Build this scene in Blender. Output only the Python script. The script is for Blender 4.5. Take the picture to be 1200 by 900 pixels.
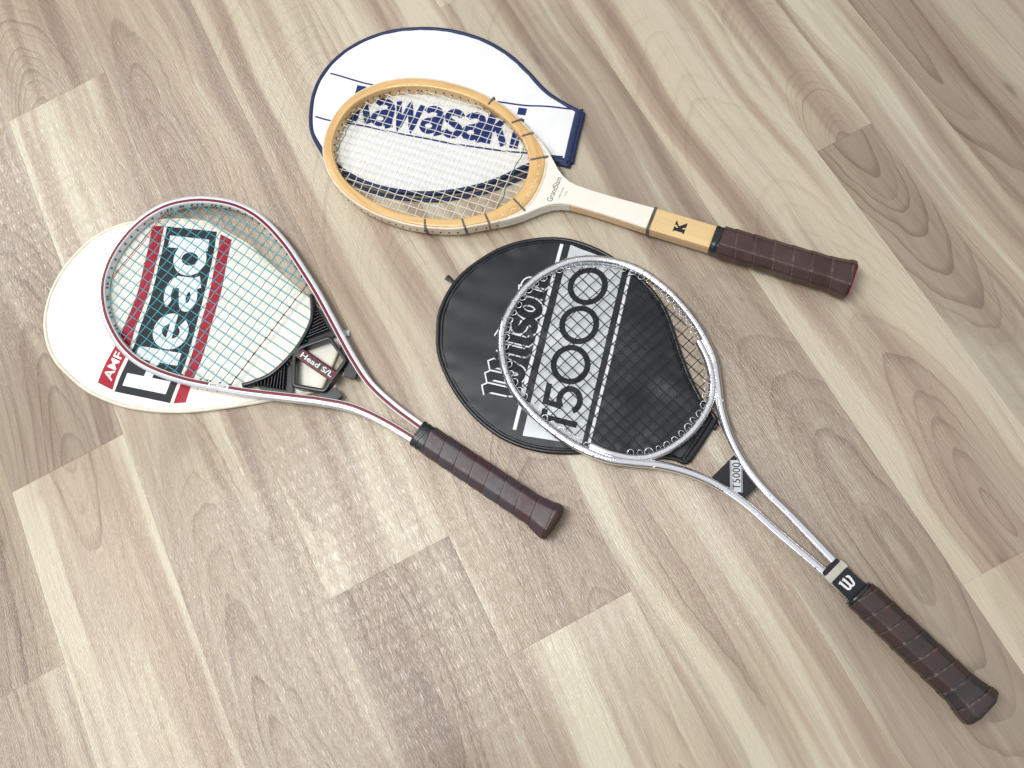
import bpy, bmesh, math, random
from mathutils import Vector, Matrix
from mathutils.bvhtree import BVHTree

for _o in list(bpy.data.objects):
    bpy.data.objects.remove(_o, do_unlink=True)
SC = bpy.context.scene
COL = SC.collection
PI = math.pi
random.seed(7)

# ------------------------------------------------------------------ camera
cam_d = bpy.data.cameras.new('camera')
cam_d.sensor_width = 36.0
cam_d.lens = 36.0 * 1020.0 / 1200.0
cam_d.clip_start = 0.02
cam_d.clip_end = 100.0
cam = bpy.data.objects.new('camera', cam_d)
COL.objects.link(cam)
CAM_H = 0.98886
_R = ((0.88309, 0.46835, -0.02832), (-0.45272, 0.83466, -0.31366), (-0.12326, 0.28981, 0.94911))
cam.matrix_world = Matrix.Translation((0, 0, CAM_H)) @ Matrix(_R).to_4x4()
SC.camera = cam

# ------------------------------------------------------------------ light (indoor: even room light and two ceiling fixtures)
world = bpy.data.worlds.new('World')
SC.world = world
world.use_nodes = True
_bg = world.node_tree.nodes['Background']
_wn = world.node_tree
_tc = _wn.nodes.new('ShaderNodeTexCoord')
_sp = _wn.nodes.new('ShaderNodeSeparateXYZ')
_mr = _wn.nodes.new('ShaderNodeMapRange')
_mr.interpolation_type = 'SMOOTHSTEP'
_mr.inputs['From Min'].default_value = 0.1
_mr.inputs['From Max'].default_value = 0.95
_mr.inputs['To Min'].default_value = 0.10
_mr.inputs['To Max'].default_value = 1.0
_wn.links.new(_tc.outputs['Generated'], _sp.inputs[0])
_wn.links.new(_sp.outputs['Z'], _mr.inputs['Value'])
_mx = _wn.nodes.new('ShaderNodeMix')
_mx.data_type = 'RGBA'
_mx.inputs['A'].default_value = (0.0, 0.0, 0.0, 1)
_mx.inputs['B'].default_value = (0.94, 0.95, 1.0, 1)
_wn.links.new(_mr.outputs['Result'], _mx.inputs['Factor'])
_wn.links.new(_mx.outputs['Result'], _bg.inputs['Color'])
_bg.inputs['Strength'].default_value = 0.82

def area_lamp(name, loc, sx, sy, watts, rz=0.0, col=(1.0, 0.985, 0.96)):
    d = bpy.data.lights.new(name, 'AREA')
    d.shape = 'RECTANGLE'
    d.size, d.size_y, d.energy, d.color = sx, sy, watts, col
    o = bpy.data.objects.new(name, d)
    o.location = loc
    o.rotation_euler = (0, 0, rz)
    COL.objects.link(o)
    return o
area_lamp('ceiling_lamp', (-0.74, 0.70, 2.6), 0.55, 1.45, 54, math.radians(12))
area_lamp('ceiling_lamp', (-1.68, 3.25, 2.6), 0.55, 1.45, 54, math.radians(12))
_wl = area_lamp('window_light', (-2.3, -0.35, 1.35), 1.6, 1.3, 10, 0.0, (0.95, 0.98, 1.0))
_wl.rotation_euler = (Vector((0.1, 0.3, 0.0)) - Vector((-2.3, -0.35, 1.35))).to_track_quat('-Z', 'Y').to_euler()
SC.view_settings.view_transform = 'Standard'
SC.view_settings.look = 'None'
SC.view_settings.gamma = 1.0
SC.view_settings.use_curve_mapping = False
SC.view_settings.exposure = -0.04

# ------------------------------------------------------------------ helpers
def link(o, parent=None):
    COL.objects.link(o)
    if parent is not None:
        o.parent = parent
    return o

def mesh_obj(name, verts, faces, mat, parent=None, smooth=True, sharp=None):
    me = bpy.data.meshes.new(name)
    me.from_pydata([tuple(v) for v in verts], [], faces)
    me.update()
    if mat is not None:
        me.materials.append(mat)
    bm = bmesh.new(); bm.from_mesh(me)
    bmesh.ops.recalc_face_normals(bm, faces=bm.faces)
    bm.to_mesh(me); bm.free()
    if smooth:
        me.polygons.foreach_set('use_smooth', [True] * len(me.polygons))
        if sharp:
            me.set_sharp_from_angle(angle=math.radians(sharp))
    return link(bpy.data.objects.new(name, me), parent)

def thing(name, label, cat, loc, rz=0.0, group=None):
    o = bpy.data.objects.new(name, None)
    o.empty_display_size = 0.05
    o.location = loc
    o.rotation_euler = (0, 0, rz)
    o['label'] = label
    o['category'] = cat
    if group:
        o['group'] = group
    return link(o)

def catmull(pts, n_per=10, closed=False):
    P = [Vector(p) for p in pts]
    out = []
    N = len(P)
    rng = range(N) if closed else range(N - 1)
    for i in rng:
        if closed:
            a, b, c, d = P[(i - 1) % N], P[i], P[(i + 1) % N], P[(i + 2) % N]
        else:
            b, c = P[i], P[i + 1]
            a = P[i - 1] if i > 0 else b * 2 - c
            d = P[i + 2] if i + 2 < N else c * 2 - b
        for k in range(n_per):
            t = k / n_per
            out.append(0.5 * ((2 * b) + (c - a) * t + (2 * a - 5 * b + 4 * c - d) * t * t + (3 * b - a - 3 * c + d) * t ** 3))
    if not closed:
        out.append(P[-1].copy())
    return out

def resample(poly, n, closed=False):
    P = list(poly)
    if closed:
        P = P + [P[0]]
    L = [0.0]
    for i in range(1, len(P)):
        L.append(L[-1] + (P[i] - P[i - 1]).length)
    out = []
    m = n if closed else n - 1
    j = 0
    for k in range(n):
        d = L[-1] * k / m
        while j < len(L) - 2 and L[j + 1] < d:
            j += 1
        seg = L[j + 1] - L[j]
        t = (d - L[j]) / seg if seg > 1e-12 else 0
        out.append(P[j].lerp(P[j + 1], min(1, max(0, t))))
    return out

def normals2d(P, closed=False):
    out = []
    n = len(P)
    for i in range(n):
        if closed:
            d = P[(i + 1) % n] - P[i - 1]
        else:
            d = P[min(n - 1, i + 1)] - P[max(0, i - 1)]
        d = Vector((d[0], d[1]))
        d.normalize()
        out.append(Vector((-d.y, d.x)))
    return out

def tube(name, pts, rad, mat, parent=None, sides=8, closed=False, flat=1.0, cap=True):
    """round (or flattened) tube along 3-D points"""
    P = [Vector(p) for p in pts]
    n = len(P)
    V, F = [], []
    up0 = Vector((0, 0, 1))
    for i in range(n):
        if closed:
            d = P[(i + 1) % n] - P[i - 1]
        else:
            d = P[min(n - 1, i + 1)] - P[max(0, i - 1)]
        d.normalize()
        u = up0 if abs(d.z) < 0.95 else Vector((1, 0, 0))
        side = d.cross(u); side.normalize()
        up = side.cross(d); up.normalize()
        r = rad[i] if isinstance(rad, (list, tuple)) else rad
        for k in range(sides):
            a = 2 * PI * (k + 0.5) / sides
            V.append(P[i] + side * (r * math.cos(a)) + up * (r * flat * math.sin(a)))
    m = n if closed else n - 1
    for i in range(m):
        j = (i + 1) % n
        for k in range(sides):
            l = (k + 1) % sides
            F.append((i * sides + k, i * sides + l, j * sides + l, j * sides + k))
    if cap and not closed:
        F.append(tuple(range(sides))[::-1])
        F.append(tuple((n - 1) * sides + k for k in range(sides)))
    return mesh_obj(name, V, F, mat, parent, True, 60)

def sweep(name, A, B, z0, z1, mat, parent=None, closed=False, bev=0.0015, crown=0.0):
    """bar with a rounded rectangular section between 2-D lines A and B, from z0 to z1 (numbers or lists)"""
    n = len(A)
    V, F = [], []
    for i in range(n):
        a, b = Vector((A[i][0], A[i][1])), Vector((B[i][0], B[i][1]))
        w = (b - a).length
        d = (b - a) / max(w, 1e-9)
        lo = z0[i] if isinstance(z0, (list, tuple)) else z0
        hi = z1[i] if isinstance(z1, (list, tuple)) else z1
        q = min(bev, w * 0.45, (hi - lo) * 0.45)
        sec = []
        for (cx, cz, s0) in ((w - q, hi - q, 0), (q, hi - q, 90), (q, lo + q, 180), (w - q, lo + q, 270)):
            for k in range(4):
                an = math.radians(s0 + k * 30)
                sec.append((cx + q * math.cos(an), cz + q * math.sin(an)))
        if crown:
            sec.insert(4, (w * 0.5, hi + crown))
        for (x, z) in sec:
            p = a + d * x
            V.append((p.x, p.y, z))
    S = len(V) // n
    m = n if closed else n - 1
    for i in range(m):
        j = (i + 1) % n
        for k in range(S):
            l = (k + 1) % S
            F.append((i * S + k, i * S + l, j * S + l, j * S + k))
    if not closed:
        F.append(tuple(range(S)))
        F.append(tuple((n - 1) * S + k for k in range(S)))
    return mesh_obj(name, V, F, mat, parent, True, 40)

def prism(name, poly, z0, z1, mat, parent=None, bev=0.0008):
    bm = bmesh.new()
    vs = [bm.verts.new((p[0], p[1], z0)) for p in poly]
    f = bm.faces.new(vs)
    r = bmesh.ops.extrude_face_region(bm, geom=[f])
    for v in r['geom']:
        if isinstance(v, bmesh.types.BMVert):
            v.co.z = z1
    bmesh.ops.recalc_face_normals(bm, faces=bm.faces)
    if bev:
        es = [e for e in bm.edges if len(e.link_faces) == 2 and e.calc_face_angle(0) > 0.6]
        bmesh.ops.bevel(bm, geom=es, offset=bev, segments=2, affect='EDGES', clamp_overlap=True)
    bmesh.ops.triangulate(bm, faces=[f for f in bm.faces if len(f.verts) > 4])
    me = bpy.data.meshes.new(name)
    bm.to_mesh(me); bm.free()
    me.materials.append(mat)
    me.polygons.foreach_set('use_smooth', [True] * len(me.polygons))
    me.set_sharp_from_angle(angle=math.radians(25))
    return link(bpy.data.objects.new(name, me), parent)

# ------------------------------------------------------------------ materials
def new_mat(name):
    m = bpy.data.materials.new(name)
    m.use_nodes = True
    nt = m.node_tree
    return m, nt, nt.nodes['Principled BSDF']

class NT:
    """tiny wrapper for building node math"""
    def __init__(s, nt):
        s.nt = nt
    def node(s, t, **kw):
        n = s.nt.nodes.new(t)
        for k, v in kw.items():
            setattr(n, k, v)
        return n
    def put(s, sock, v):
        if hasattr(v, 'is_output'):
            s.nt.links.new(v, sock)
        else:
            sock.default_value = v
    def m(s, op, a, b=0.0, c=0.0, clamp=False):
        n = s.node('ShaderNodeMath', operation=op, use_clamp=clamp)
        s.put(n.inputs[0], a); s.put(n.inputs[1], b); s.put(n.inputs[2], c)
        return n.outputs[0]
    def attr(s, name):
        n = s.node('ShaderNodeAttribute', attribute_type='OBJECT', attribute_name=name)
        return n.outputs['Fac']
    def xyz(s, x, y, z):
        n = s.node('ShaderNodeCombineXYZ')
        s.put(n.inputs[0], x); s.put(n.inputs[1], y); s.put(n.inputs[2], z)
        return n.outputs[0]
    def noise(s, vec, scale=1.0, detail=2.0, rough=0.5, dist=0.0):
        n = s.node('ShaderNodeTexNoise')
        s.put(n.inputs['Vector'], vec)
        n.inputs['Scale'].default_value = scale
        n.inputs['Detail'].default_value = detail
        n.inputs['Roughness'].default_value = rough
        n.inputs['Distortion'].default_value = dist
        return n.outputs['Fac']
    def ss(s, v, lo, hi):
        n = s.node('ShaderNodeMapRange', interpolation_type='SMOOTHSTEP')
        s.put(n.inputs['Value'], v); s.put(n.inputs['From Min'], lo); s.put(n.inputs['From Max'], hi)
        return n.outputs['Result']
    def mix(s, f, a, b, blend='MIX'):
        n = s.node('ShaderNodeMix', data_type='RGBA', blend_type=blend)
        s.put(n.inputs['Factor'], f); s.put(n.inputs['A'], a); s.put(n.inputs['B'], b)
        return n.outputs['Result']

def C4(r, g, b):
    return (r, g, b, 1.0)

def simple_mat(name, col, rough=0.5, metal=0.0, var=0.08, scale=60, bump=0.0, bscale=300, coat=0.0, spec=0.5, stretch=(1, 1, 1), dirt=None):
    m, nt, b = new_mat(name)
    N = NT(nt)
    tc = N.node('ShaderNodeTexCoord').outputs['Object']
    mp = N.node('ShaderNodeMapping'); mp.inputs['Scale'].default_value = stretch
    nt.links.new(tc, mp.inputs['Vector'])
    v = mp.outputs['Vector']
    n1 = N.noise(v, scale, 4, 0.6)
    c = N.mix(N.ss(n1, 0.3, 0.7), C4(*[x * (1 - var) for x in col]), C4(*[min(1, x * (1 + var)) for x in col]))
    if dirt:
        n3 = N.noise(v, dirt[1], 5, 0.65)
        c = N.mix(N.ss(n3, dirt[2], dirt[2] + 0.15), c, C4(*dirt[0]))
    N.put(b.inputs['Base Color'], c)
    b.inputs['Metallic'].default_value = metal
    N.put(b.inputs['Roughness'], N.m('MULTIPLY_ADD', n1, 0.16, max(0.02, rough - 0.08)))
    b.inputs['Specular IOR Level'].default_value = spec
    b.inputs['Coat Weight'].default_value = coat
    b.inputs['Coat Roughness'].default_value = 0.12
    if bump:
        bn = N.node('ShaderNodeBump')
        bn.inputs['Strength'].default_value = bump
        bn.inputs['Distance'].default_value = 0.001
        N.put(bn.inputs['Height'], N.noise(v, bscale, 4, 0.6))
        nt.links.new(bn.outputs['Normal'], b.inputs['Normal'])
    return m

def wood_floor_mat():
    m, nt, b = new_mat('laminate_wood')
    N = NT(nt)
    sep = N.node('ShaderNodeSeparateXYZ')
    nt.links.new(N.node('ShaderNodeTexCoord').outputs['Object'], sep.inputs[0])
    x, y = sep.outputs[0], sep.outputs[1]
    seed = N.attr('seed'); cx = N.attr('heart_x'); y0 = N.attr('heart_y')
    tilt = N.attr('tilt'); hr = N.attr('heart_r'); tone = N.attr('tone'); fr = N.attr('ring_f'); pink = N.attr('pink')
    so = N.m('MULTIPLY', seed, 7.31)
    # slow wander of the pith along the board, and finer waviness
    w1 = N.m('SUBTRACT', N.noise(N.xyz(so, N.m('MULTIPLY', y, 2.2), 0.0), 1.0, 1.5), 0.5)
    w2 = N.m('SUBTRACT', N.noise(N.xyz(N.m('MULTIPLY_ADD', x, 9.0, so), N.m('MULTIPLY', y, 4.5), 3.0), 1.0, 3.0, 0.55), 0.5)
    w3 = N.m('SUBTRACT', N.noise(N.xyz(N.m('MULTIPLY_ADD', x, 55.0, so), N.m('MULTIPLY', y, 16.0), 9.0), 1.0, 3.0, 0.6), 0.5)
    px = N.m('ADD', N.m('SUBTRACT', x, cx), N.m('ADD', N.m('MULTIPLY', w1, 0.05), N.m('MULTIPLY', w2, 0.026)))
    px = N.m('ADD', px, N.m('MULTIPLY', w3, 0.003))
    dz = N.m('MULTIPLY', N.m('SUBTRACT', y, y0), tilt)
    dz = N.m('ADD', dz, N.m('MULTIPLY', w2, 0.022))
    r = N.m('SQRT', N.m('ADD', N.m('MULTIPLY', px, px), N.m('MULTIPLY', dz, dz)))
    rn = N.m('ADD', r, N.m('MULTIPLY', w3, 0.0022))
    ring = N.m('MULTIPLY', rn, fr)
    # uneven ring spacing
    ring = N.m('ADD', ring, N.m('MULTIPLY', N.noise(N.xyz(ring, so, 1.0), 0.55, 2.0), 2.2))
    fl = N.m('FLOOR', ring)
    f = N.m('SUBTRACT', ring, fl)
    wn = N.node('ShaderNodeTexWhiteNoise', noise_dimensions='2D')
    N.put(wn.inputs['Vector'], N.xyz(fl, seed, 0.0))
    rv = wn.outputs['Value']
    line = N.m('MULTIPLY', N.ss(f, 0.62, 0.97), N.m('SUBTRACT', 1.0, N.ss(f, 0.965, 1.0)))
    line = N.m('MULTIPLY', line, N.m('MULTIPLY_ADD', rv, 0.85, 0.1))
    lm = N.noise(N.xyz(N.m('MULTIPLY_ADD', x, 14.0, so), N.m('MULTIPLY', y, 4.0), 5.0), 1.0, 3.0)
    line = N.m('MULTIPLY', line, N.ss(lm, 0.28, 0.62))
    # heartwood / sapwood
    hedge = N.m('SUBTRACT', N.m('ADD', hr, N.m('MULTIPLY', w2, 0.03)), rn)
    heart = N.ss(hedge, -0.004, 0.009)
    heart2 = N.ss(hedge, 0.008, 0.045)
    pb = N.m('ADD', N.m('SUBTRACT', x, cx), N.m('ADD', N.m('MULTIPLY', w1, 0.05), N.m('MULTIPLY', w2, 0.006)))
    s1 = N.noise(N.xyz(N.m('MULTIPLY_ADD', pb, 55.0, so), N.m('MULTIPLY', y, 1.6), 2.0), 1.0, 4.0, 0.62)
    s2 = N.noise(N.xyz(N.m('MULTIPLY_ADD', pb, 420.0, so), N.m('MULTIPLY', y, 9.0), 4.0), 1.0, 3.0, 0.6)
    cream = C4(0.565, 0.518, 0.400); beige = C4(0.420, 0.343, 0.260); brown = C4(0.230, 0.168, 0.128); dark = C4(0.115, 0.076, 0.056)
    s0 = N.noise(N.xyz(N.m('MULTIPLY_ADD', pb, 20.0, so), N.m('MULTIPLY', y, 0.8), 12.0), 1.0, 3.0, 0.55)
    band = N.ss(s0, 0.45, 0.56)
    col = N.mix(N.m('MAXIMUM', N.m('MULTIPLY', heart, 0.8), N.m('MULTIPLY', band, 0.95)), cream, beige)
    col = N.mix(N.m('MULTIPLY', N.ss(s0, 0.54, 0.70), 0.65), col, brown)
    late = N.m('MULTIPLY', N.m('POWER', f, 1.5), N.m('MULTIPLY_ADD', rv, 0.65, 0.35))
    col = N.mix(N.m('MULTIPLY', heart2, N.m('MULTIPLY_ADD', late, 0.32, 0.22)), col, brown)
    col = N.mix(N.m('MULTIPLY', N.ss(s1, 0.48, 0.75), 0.55), col, brown)
    col = N.mix(N.m('MULTIPLY', N.ss(s1, 0.50, 0.32), 0.36), col, cream)
    col = N.mix(N.m('MULTIPLY', line, N.m('MULTIPLY_ADD', heart, 0.30, 0.20)), col, dark)
    col = N.mix(N.m('MULTIPLY', N.ss(s2, 0.40, 0.72), 0.11), col, dark)
    # knots and small dark flecks
    vor = N.node('ShaderNodeTexVoronoi', feature='F1')
    N.put(vor.inputs['Vector'], N.xyz(N.m('MULTIPLY_ADD', x, 13.0, so), N.m('MULTIPLY', y, 5.0), seed))
    vor.inputs['Scale'].default_value = 1.0
    kn = N.m('MULTIPLY', N.m('SUBTRACT', 1.0, N.ss(vor.outputs['Distance'], 0.02, 0.11)), N.ss(s1, 0.45, 0.6))
    col = N.mix(N.m('MULTIPLY', kn, 0.5), col, dark)
    # tone of the single board
    hsv = N.node('ShaderNodeHueSaturation')
    N.put(hsv.inputs['Color'], col); N.put(hsv.inputs['Value'], tone)
    N.put(hsv.inputs['Saturation'], N.m('MULTIPLY_ADD', lm, 0.4, 0.88))
    col = N.mix(pink, hsv.outputs['Color'], C4(0.97, 0.89, 0.865), 'MULTIPLY')
    N.put(b.inputs['Base Color'], col)
    # embossed pores: short dashes along the board
    p1 = N.noise(N.xyz(N.m('MULTIPLY_ADD', x, 950.0, so), N.m('MULTIPLY', y, 60.0), 6.0), 1.0, 2.0, 0.55)
    p2 = N.noise(N.xyz(N.m('MULTIPLY_ADD', x, 480.0, so), N.m('MULTIPLY', y, 36.0), 8.0), 1.0, 2.0, 0.5)
    h = N.m('ADD', N.m('MULTIPLY', N.ss(p1, 0.35, 0.62), 0.6), N.m('MULTIPLY', p2, 0.9))
    bn = N.node('ShaderNodeBump')
    bn.inputs['Strength'].default_value = 0.34
    bn.inputs['Distance'].default_value = 0.0009
    N.put(bn.inputs['Height'], h)
    nt.links.new(bn.outputs['Normal'], b.inputs['Normal'])
    N.put(b.inputs['Roughness'], N.m('MULTIPLY_ADD', p2, 0.2, 0.15))
    b.inputs['Specular IOR Level'].default_value = 0.6
    return m

def frame_wood_mat():
    m, nt, b = new_mat('honey_ash')
    N = NT(nt)
    sep = N.node('ShaderNodeSeparateXYZ')
    nt.links.new(N.node('ShaderNodeTexCoord').outputs['Object'], sep.inputs[0])
    # laminations follow the bow: distance from the head's centre
    dx = N.m('MULTIPLY', N.m('SUBTRACT', sep.outputs[0], 0.545), 0.74)
    rr = N.m('SQRT', N.m('ADD', N.m('MULTIPLY', dx, dx), N.m('MULTIPLY', sep.outputs[1], sep.outputs[1])))
    an = N.m('ARCTAN2', sep.outputs[1], dx)
    n1 = N.noise(N.xyz(N.m('MULTIPLY', rr, 900.0), N.m('MULTIPLY', an, 3.0), 0.0), 1.0, 3.0)
    n2 = N.noise(N.xyz(N.m('MULTIPLY', rr, 160.0), N.m('MULTIPLY', an, 1.5), 4.0), 1.0, 3.0)
    c = N.mix(n1, C4(0.62, 0.38, 0.140), C4(0.77, 0.53, 0.225))
    c = N.mix(N.m('MULTIPLY', N.ss(n2, 0.42, 0.62), 0.75), c, C4(0.58, 0.33, 0.11))
    N.put(b.inputs['Base Color'], c)
    b.inputs['Roughness'].default_value = 0.32
    b.inputs['Coat Weight'].default_value = 0.7
    b.inputs['Coat Roughness'].default_value = 0.08
    return m

def leather_mat(name, a, bcol, pitch, hand, zc, rough=0.31):
    m, nt, b = new_mat(name)
    N = NT(nt)
    tc = N.node('ShaderNodeTexCoord').outputs['Object']
    sep = N.node('ShaderNodeSeparateXYZ')
    nt.links.new(tc, sep.inputs[0])
    ph = N.m('DIVIDE', N.m('ARCTAN2', N.m('SUBTRACT', sep.outputs[2], zc), sep.outputs[1]), 2 * PI)
    ph = N.m('FRACT', N.m('ADD', ph, 1.0))
    turn = N.m('ADD', N.m('DIVIDE', sep.outputs[0], pitch), N.m('MULTIPLY', ph, hand))
    idx = N.m('FLOOR', turn)
    fr = N.m('SUBTRACT', turn, idx)
    wn = N.node('ShaderNodeTexWhiteNoise', noise_dimensions='1D')
    N.put(wn.inputs['W'], idx)
    n1 = N.noise(tc, 45.0, 4, 0.6)
    n2 = N.noise(tc, 900.0, 3, 0.6)
    n3 = N.noise(tc, 160.0, 5, 0.7)
    tone = N.m('ADD', N.m('MULTIPLY', wn.outputs['Value'], 0.5), N.m('MULTIPLY', N.ss(n1, 0.3, 0.7), 0.6))
    c = N.mix(tone, C4(*a), C4(*bcol))
    # rubbed pale edge of each turn, darker line along the seam
    edge = N.m('MULTIPLY', N.ss(fr, 0.80, 0.90), N.m('SUBTRACT', 1.0, N.ss(fr, 0.90, 0.93)))
    c = N.mix(N.m('MULTIPLY', edge, N.m('MULTIPLY', N.ss(n3, 0.45, 0.7), 0.55)), c, C4(0.26, 0.17, 0.12))
    seam = N.m('MULTIPLY', N.ss(fr, 0.93, 0.96), 0.8)
    c = N.mix(seam, c, C4(0.006, 0.004, 0.004))
    c = N.mix(N.m('MULTIPLY', N.ss(n3, 0.66, 0.76), 0.30), c, C4(0.30, 0.20, 0.15))
    N.put(b.inputs['Base Color'], c)
    N.put(b.inputs['Roughness'], N.m('MULTIPLY_ADD', n3, 0.40, rough - 0.17))
    bn = N.node('ShaderNodeBump')
    bn.inputs['Strength'].default_value = 0.45
    bn.inputs['Distance'].default_value = 0.0007
    N.put(bn.inputs['Height'], N.m('ADD', n2, N.m('MULTIPLY', n1, 2.0)))
    nt.links.new(bn.outputs['Normal'], b.inputs['Normal'])
    return m

M = {}
M['floor'] = wood_floor_mat()
M['subfloor'] = simple_mat('subfloor', (0.30, 0.24, 0.18), 0.9)
M['ash'] = frame_wood_mat()
M['ash_plain'] = simple_mat('pale_ash_wood', (0.76, 0.54, 0.25), 0.35, var=0.12, scale=40, stretch=(0.15, 1.6, 1.6), coat=0.6)
M['ash_side'] = simple_mat('ash_edge_wood', (0.70, 0.47, 0.25), 0.4, var=0.14, scale=60, stretch=(0.1, 1, 2.5), coat=0.4)
M['ivory'] = simple_mat('ivory_lacquer', (0.80, 0.765, 0.67), 0.3, var=0.02, coat=0.5)
M['ply_edge'] = simple_mat('bleached_ply', (0.70, 0.61, 0.47), 0.42, var=0.08, scale=90, coat=0.3)
M['white_vinyl'] = simple_mat('white_vinyl', (0.79, 0.765, 0.68), 0.42, var=0.025, scale=25, bump=0.12, bscale=900, dirt=((0.60, 0.55, 0.45), 30, 0.68))
M['white_cloth'] = simple_mat('white_canvas', (0.78, 0.79, 0.785), 0.6, var=0.03, scale=25, bump=0.15, bscale=1200, dirt=((0.62, 0.60, 0.55), 22, 0.68))
M['cream_piping'] = simple_mat('cream_piping', (0.72, 0.68, 0.56), 0.45, var=0.1, scale=50, dirt=((0.40, 0.30, 0.18), 40, 0.66))
M['navy'] = simple_mat('navy_binding', (0.020, 0.032, 0.090), 0.5, var=0.15, scale=200, spec=0.3)
M['navy_ink'] = simple_mat('navy_ink', (0.013, 0.028, 0.15), 0.5, var=0.12, scale=180, spec=0.25, dirt=((0.30, 0.33, 0.42), 330, 0.68))
M['black_vinyl'] = simple_mat('black_vinyl', (0.018, 0.0215, 0.0245), 0.34, var=0.2, scale=20, bump=0.25, bscale=1500, spec=0.32)
M['black_piping'] = simple_mat('black_piping', (0.010, 0.010, 0.012), 0.28, var=0.1)
M['black_ink'] = simple_mat('black_ink', (0.014, 0.018, 0.022), 0.5, var=0.12, spec=0.25)
M['silver_ink'] = simple_mat('silver_ink', (0.55, 0.585, 0.60), 0.42, metal=0.1, var=0.06, scale=50, dirt=((0.36, 0.38, 0.38), 35, 0.66))
M['white_ink'] = simple_mat('white_ink', (0.74, 0.76, 0.76), 0.5, var=0.04, dirt=((0.30, 0.31, 0.32), 260, 0.70))
M['red_ink'] = simple_mat('red_ink', (0.34, 0.006, 0.022), 0.45, var=0.08, scale=40, spec=0.25)
M['silver_paint'] = simple_mat('silver_white_enamel', (0.46, 0.48, 0.51), 0.28, metal=0.15, var=0.03, coat=0.5)
M['white_paint'] = simple_mat('white_enamel', (0.74, 0.75, 0.76), 0.28, var=0.02, coat=0.5)
M['red_paint'] = simple_mat('red_enamel', (0.155, 0.004, 0.014), 0.35, var=0.05, coat=0.0, spec=0.3)
M['black_plastic'] = simple_mat('black_plastic', (0.009, 0.010, 0.013), 0.3, var=0.1, spec=0.45)
M['black_tape'] = simple_mat('black_tape', (0.012, 0.015, 0.018), 0.32, var=0.25, scale=80, bump=0.4, bscale=160)
M['chrome'] = simple_mat('chromed_steel', (0.92, 0.92, 0.94), 0.04, metal=1.0, var=0.02, scale=120)
_b = M['chrome'].node_tree.nodes['Principled BSDF']
for _l in list(_b.inputs['Roughness'].links):
    M['chrome'].node_tree.links.remove(_l)
_b.inputs['Roughness'].default_value = 0.045
_bn = M['chrome'].node_tree.nodes.new('ShaderNodeBump')
_bn.inputs['Strength'].default_value = 0.22
_bn.inputs['Distance'].default_value = 0.0012
_nz = M['chrome'].node_tree.nodes.new('ShaderNodeTexNoise')
_nz.inputs['Scale'].default_value = 130.0
_nz.inputs['Detail'].default_value = 3.0
M['chrome'].node_tree.links.new(_nz.outputs['Fac'], _bn.inputs['Height'])
_tcn = M['chrome'].node_tree.nodes.new('ShaderNodeTexCoord')
M['chrome'].node_tree.links.new(_tcn.outputs['Object'], _nz.inputs['Vector'])
M['chrome'].node_tree.links.new(_bn.outputs['Normal'], _b.inputs['Normal'])
M['wire'] = simple_mat('bright_wire', (0.80, 0.80, 0.80), 0.25, metal=0.9, var=0.05)
M['teal_string'] = simple_mat('teal_string', (0.06, 0.35, 0.43), 0.3, var=0.12)
M['gut_string'] = simple_mat('natural_string', (0.74, 0.73, 0.62), 0.35, var=0.06)
M['black_string'] = simple_mat('black_string', (0.022, 0.024, 0.026), 0.3, var=0.1)
M['red_thread'] = simple_mat('red_thread', (0.36, 0.05, 0.035), 0.6, var=0.2)
M['dark_red_thread'] = simple_mat('dark_red_thread', (0.14, 0.02, 0.03), 0.6, var=0.2)
M['green_thread'] = simple_mat('green_thread', (0.03, 0.12, 0.075), 0.6, var=0.2)
M['whip'] = simple_mat('grey_whipping', (0.12, 0.105, 0.09), 0.5, var=0.2, scale=900)
M['hole'] = simple_mat('drilled_hole', (0.10, 0.045, 0.02), 0.8)
M['grommet'] = simple_mat('black_grommet', (0.02, 0.02, 0.022), 0.4)
M['butt_red'] = simple_mat('red_butt_cap', (0.55, 0.03, 0.03), 0.45)
M['butt_dark'] = simple_mat('worn_butt_cap', (0.09, 0.055, 0.035), 0.6, var=0.4, scale=200)
M['gold_ink'] = simple_mat('pale_gold_ink', (0.76, 0.62, 0.36), 0.4)
M['olive_ink'] = simple_mat('olive_ink', (0.20, 0.17, 0.09), 0.5)
M['gold_band'] = simple_mat('silver_gold_band', (0.52, 0.50, 0.42), 0.35, metal=0.4, var=0.1)
M['clear_plastic'] = simple_mat('milky_clip', (0.62, 0.66, 0.62), 0.3, var=0.05)
M['tan_zip'] = simple_mat('tan_zip_tape', (0.22, 0.17, 0.13), 0.7, var=0.2, scale=300)
M['leather_h'] = leather_mat('purple_brown_leather', (0.070, 0.028, 0.027), (0.056, 0.051, 0.062), 0.0212, -1, 0.0176)
M['leather_k'] = leather_mat('chocolate_leather', (0.040, 0.017, 0.014), (0.066, 0.034, 0.031), 0.0225, -1, 0.0178)
M['leather_w'] = leather_mat('dark_brown_leather', (0.026, 0.023, 0.024), (0.056, 0.028, 0.022), 0.0195, 1, 0.0178)

# ------------------------------------------------------------------ floor of separate planks
U0, SW = -0.58138, 0.0772687           # first seam and strip width, metres
floor_bm_v = [(-2.2, -1.8, -0.012), (2.2, -1.8, -0.012), (2.2, 3.2, -0.012), (-2.2, 3.2, -0.012)]
floor = mesh_obj('floor', floor_bm_v, [(0, 1, 2, 3)], M['subfloor'], None, False)
floor['kind'] = 'structure'
floor['label'] = 'pale wood laminate floor of long planks in cream and brown tones'

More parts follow.
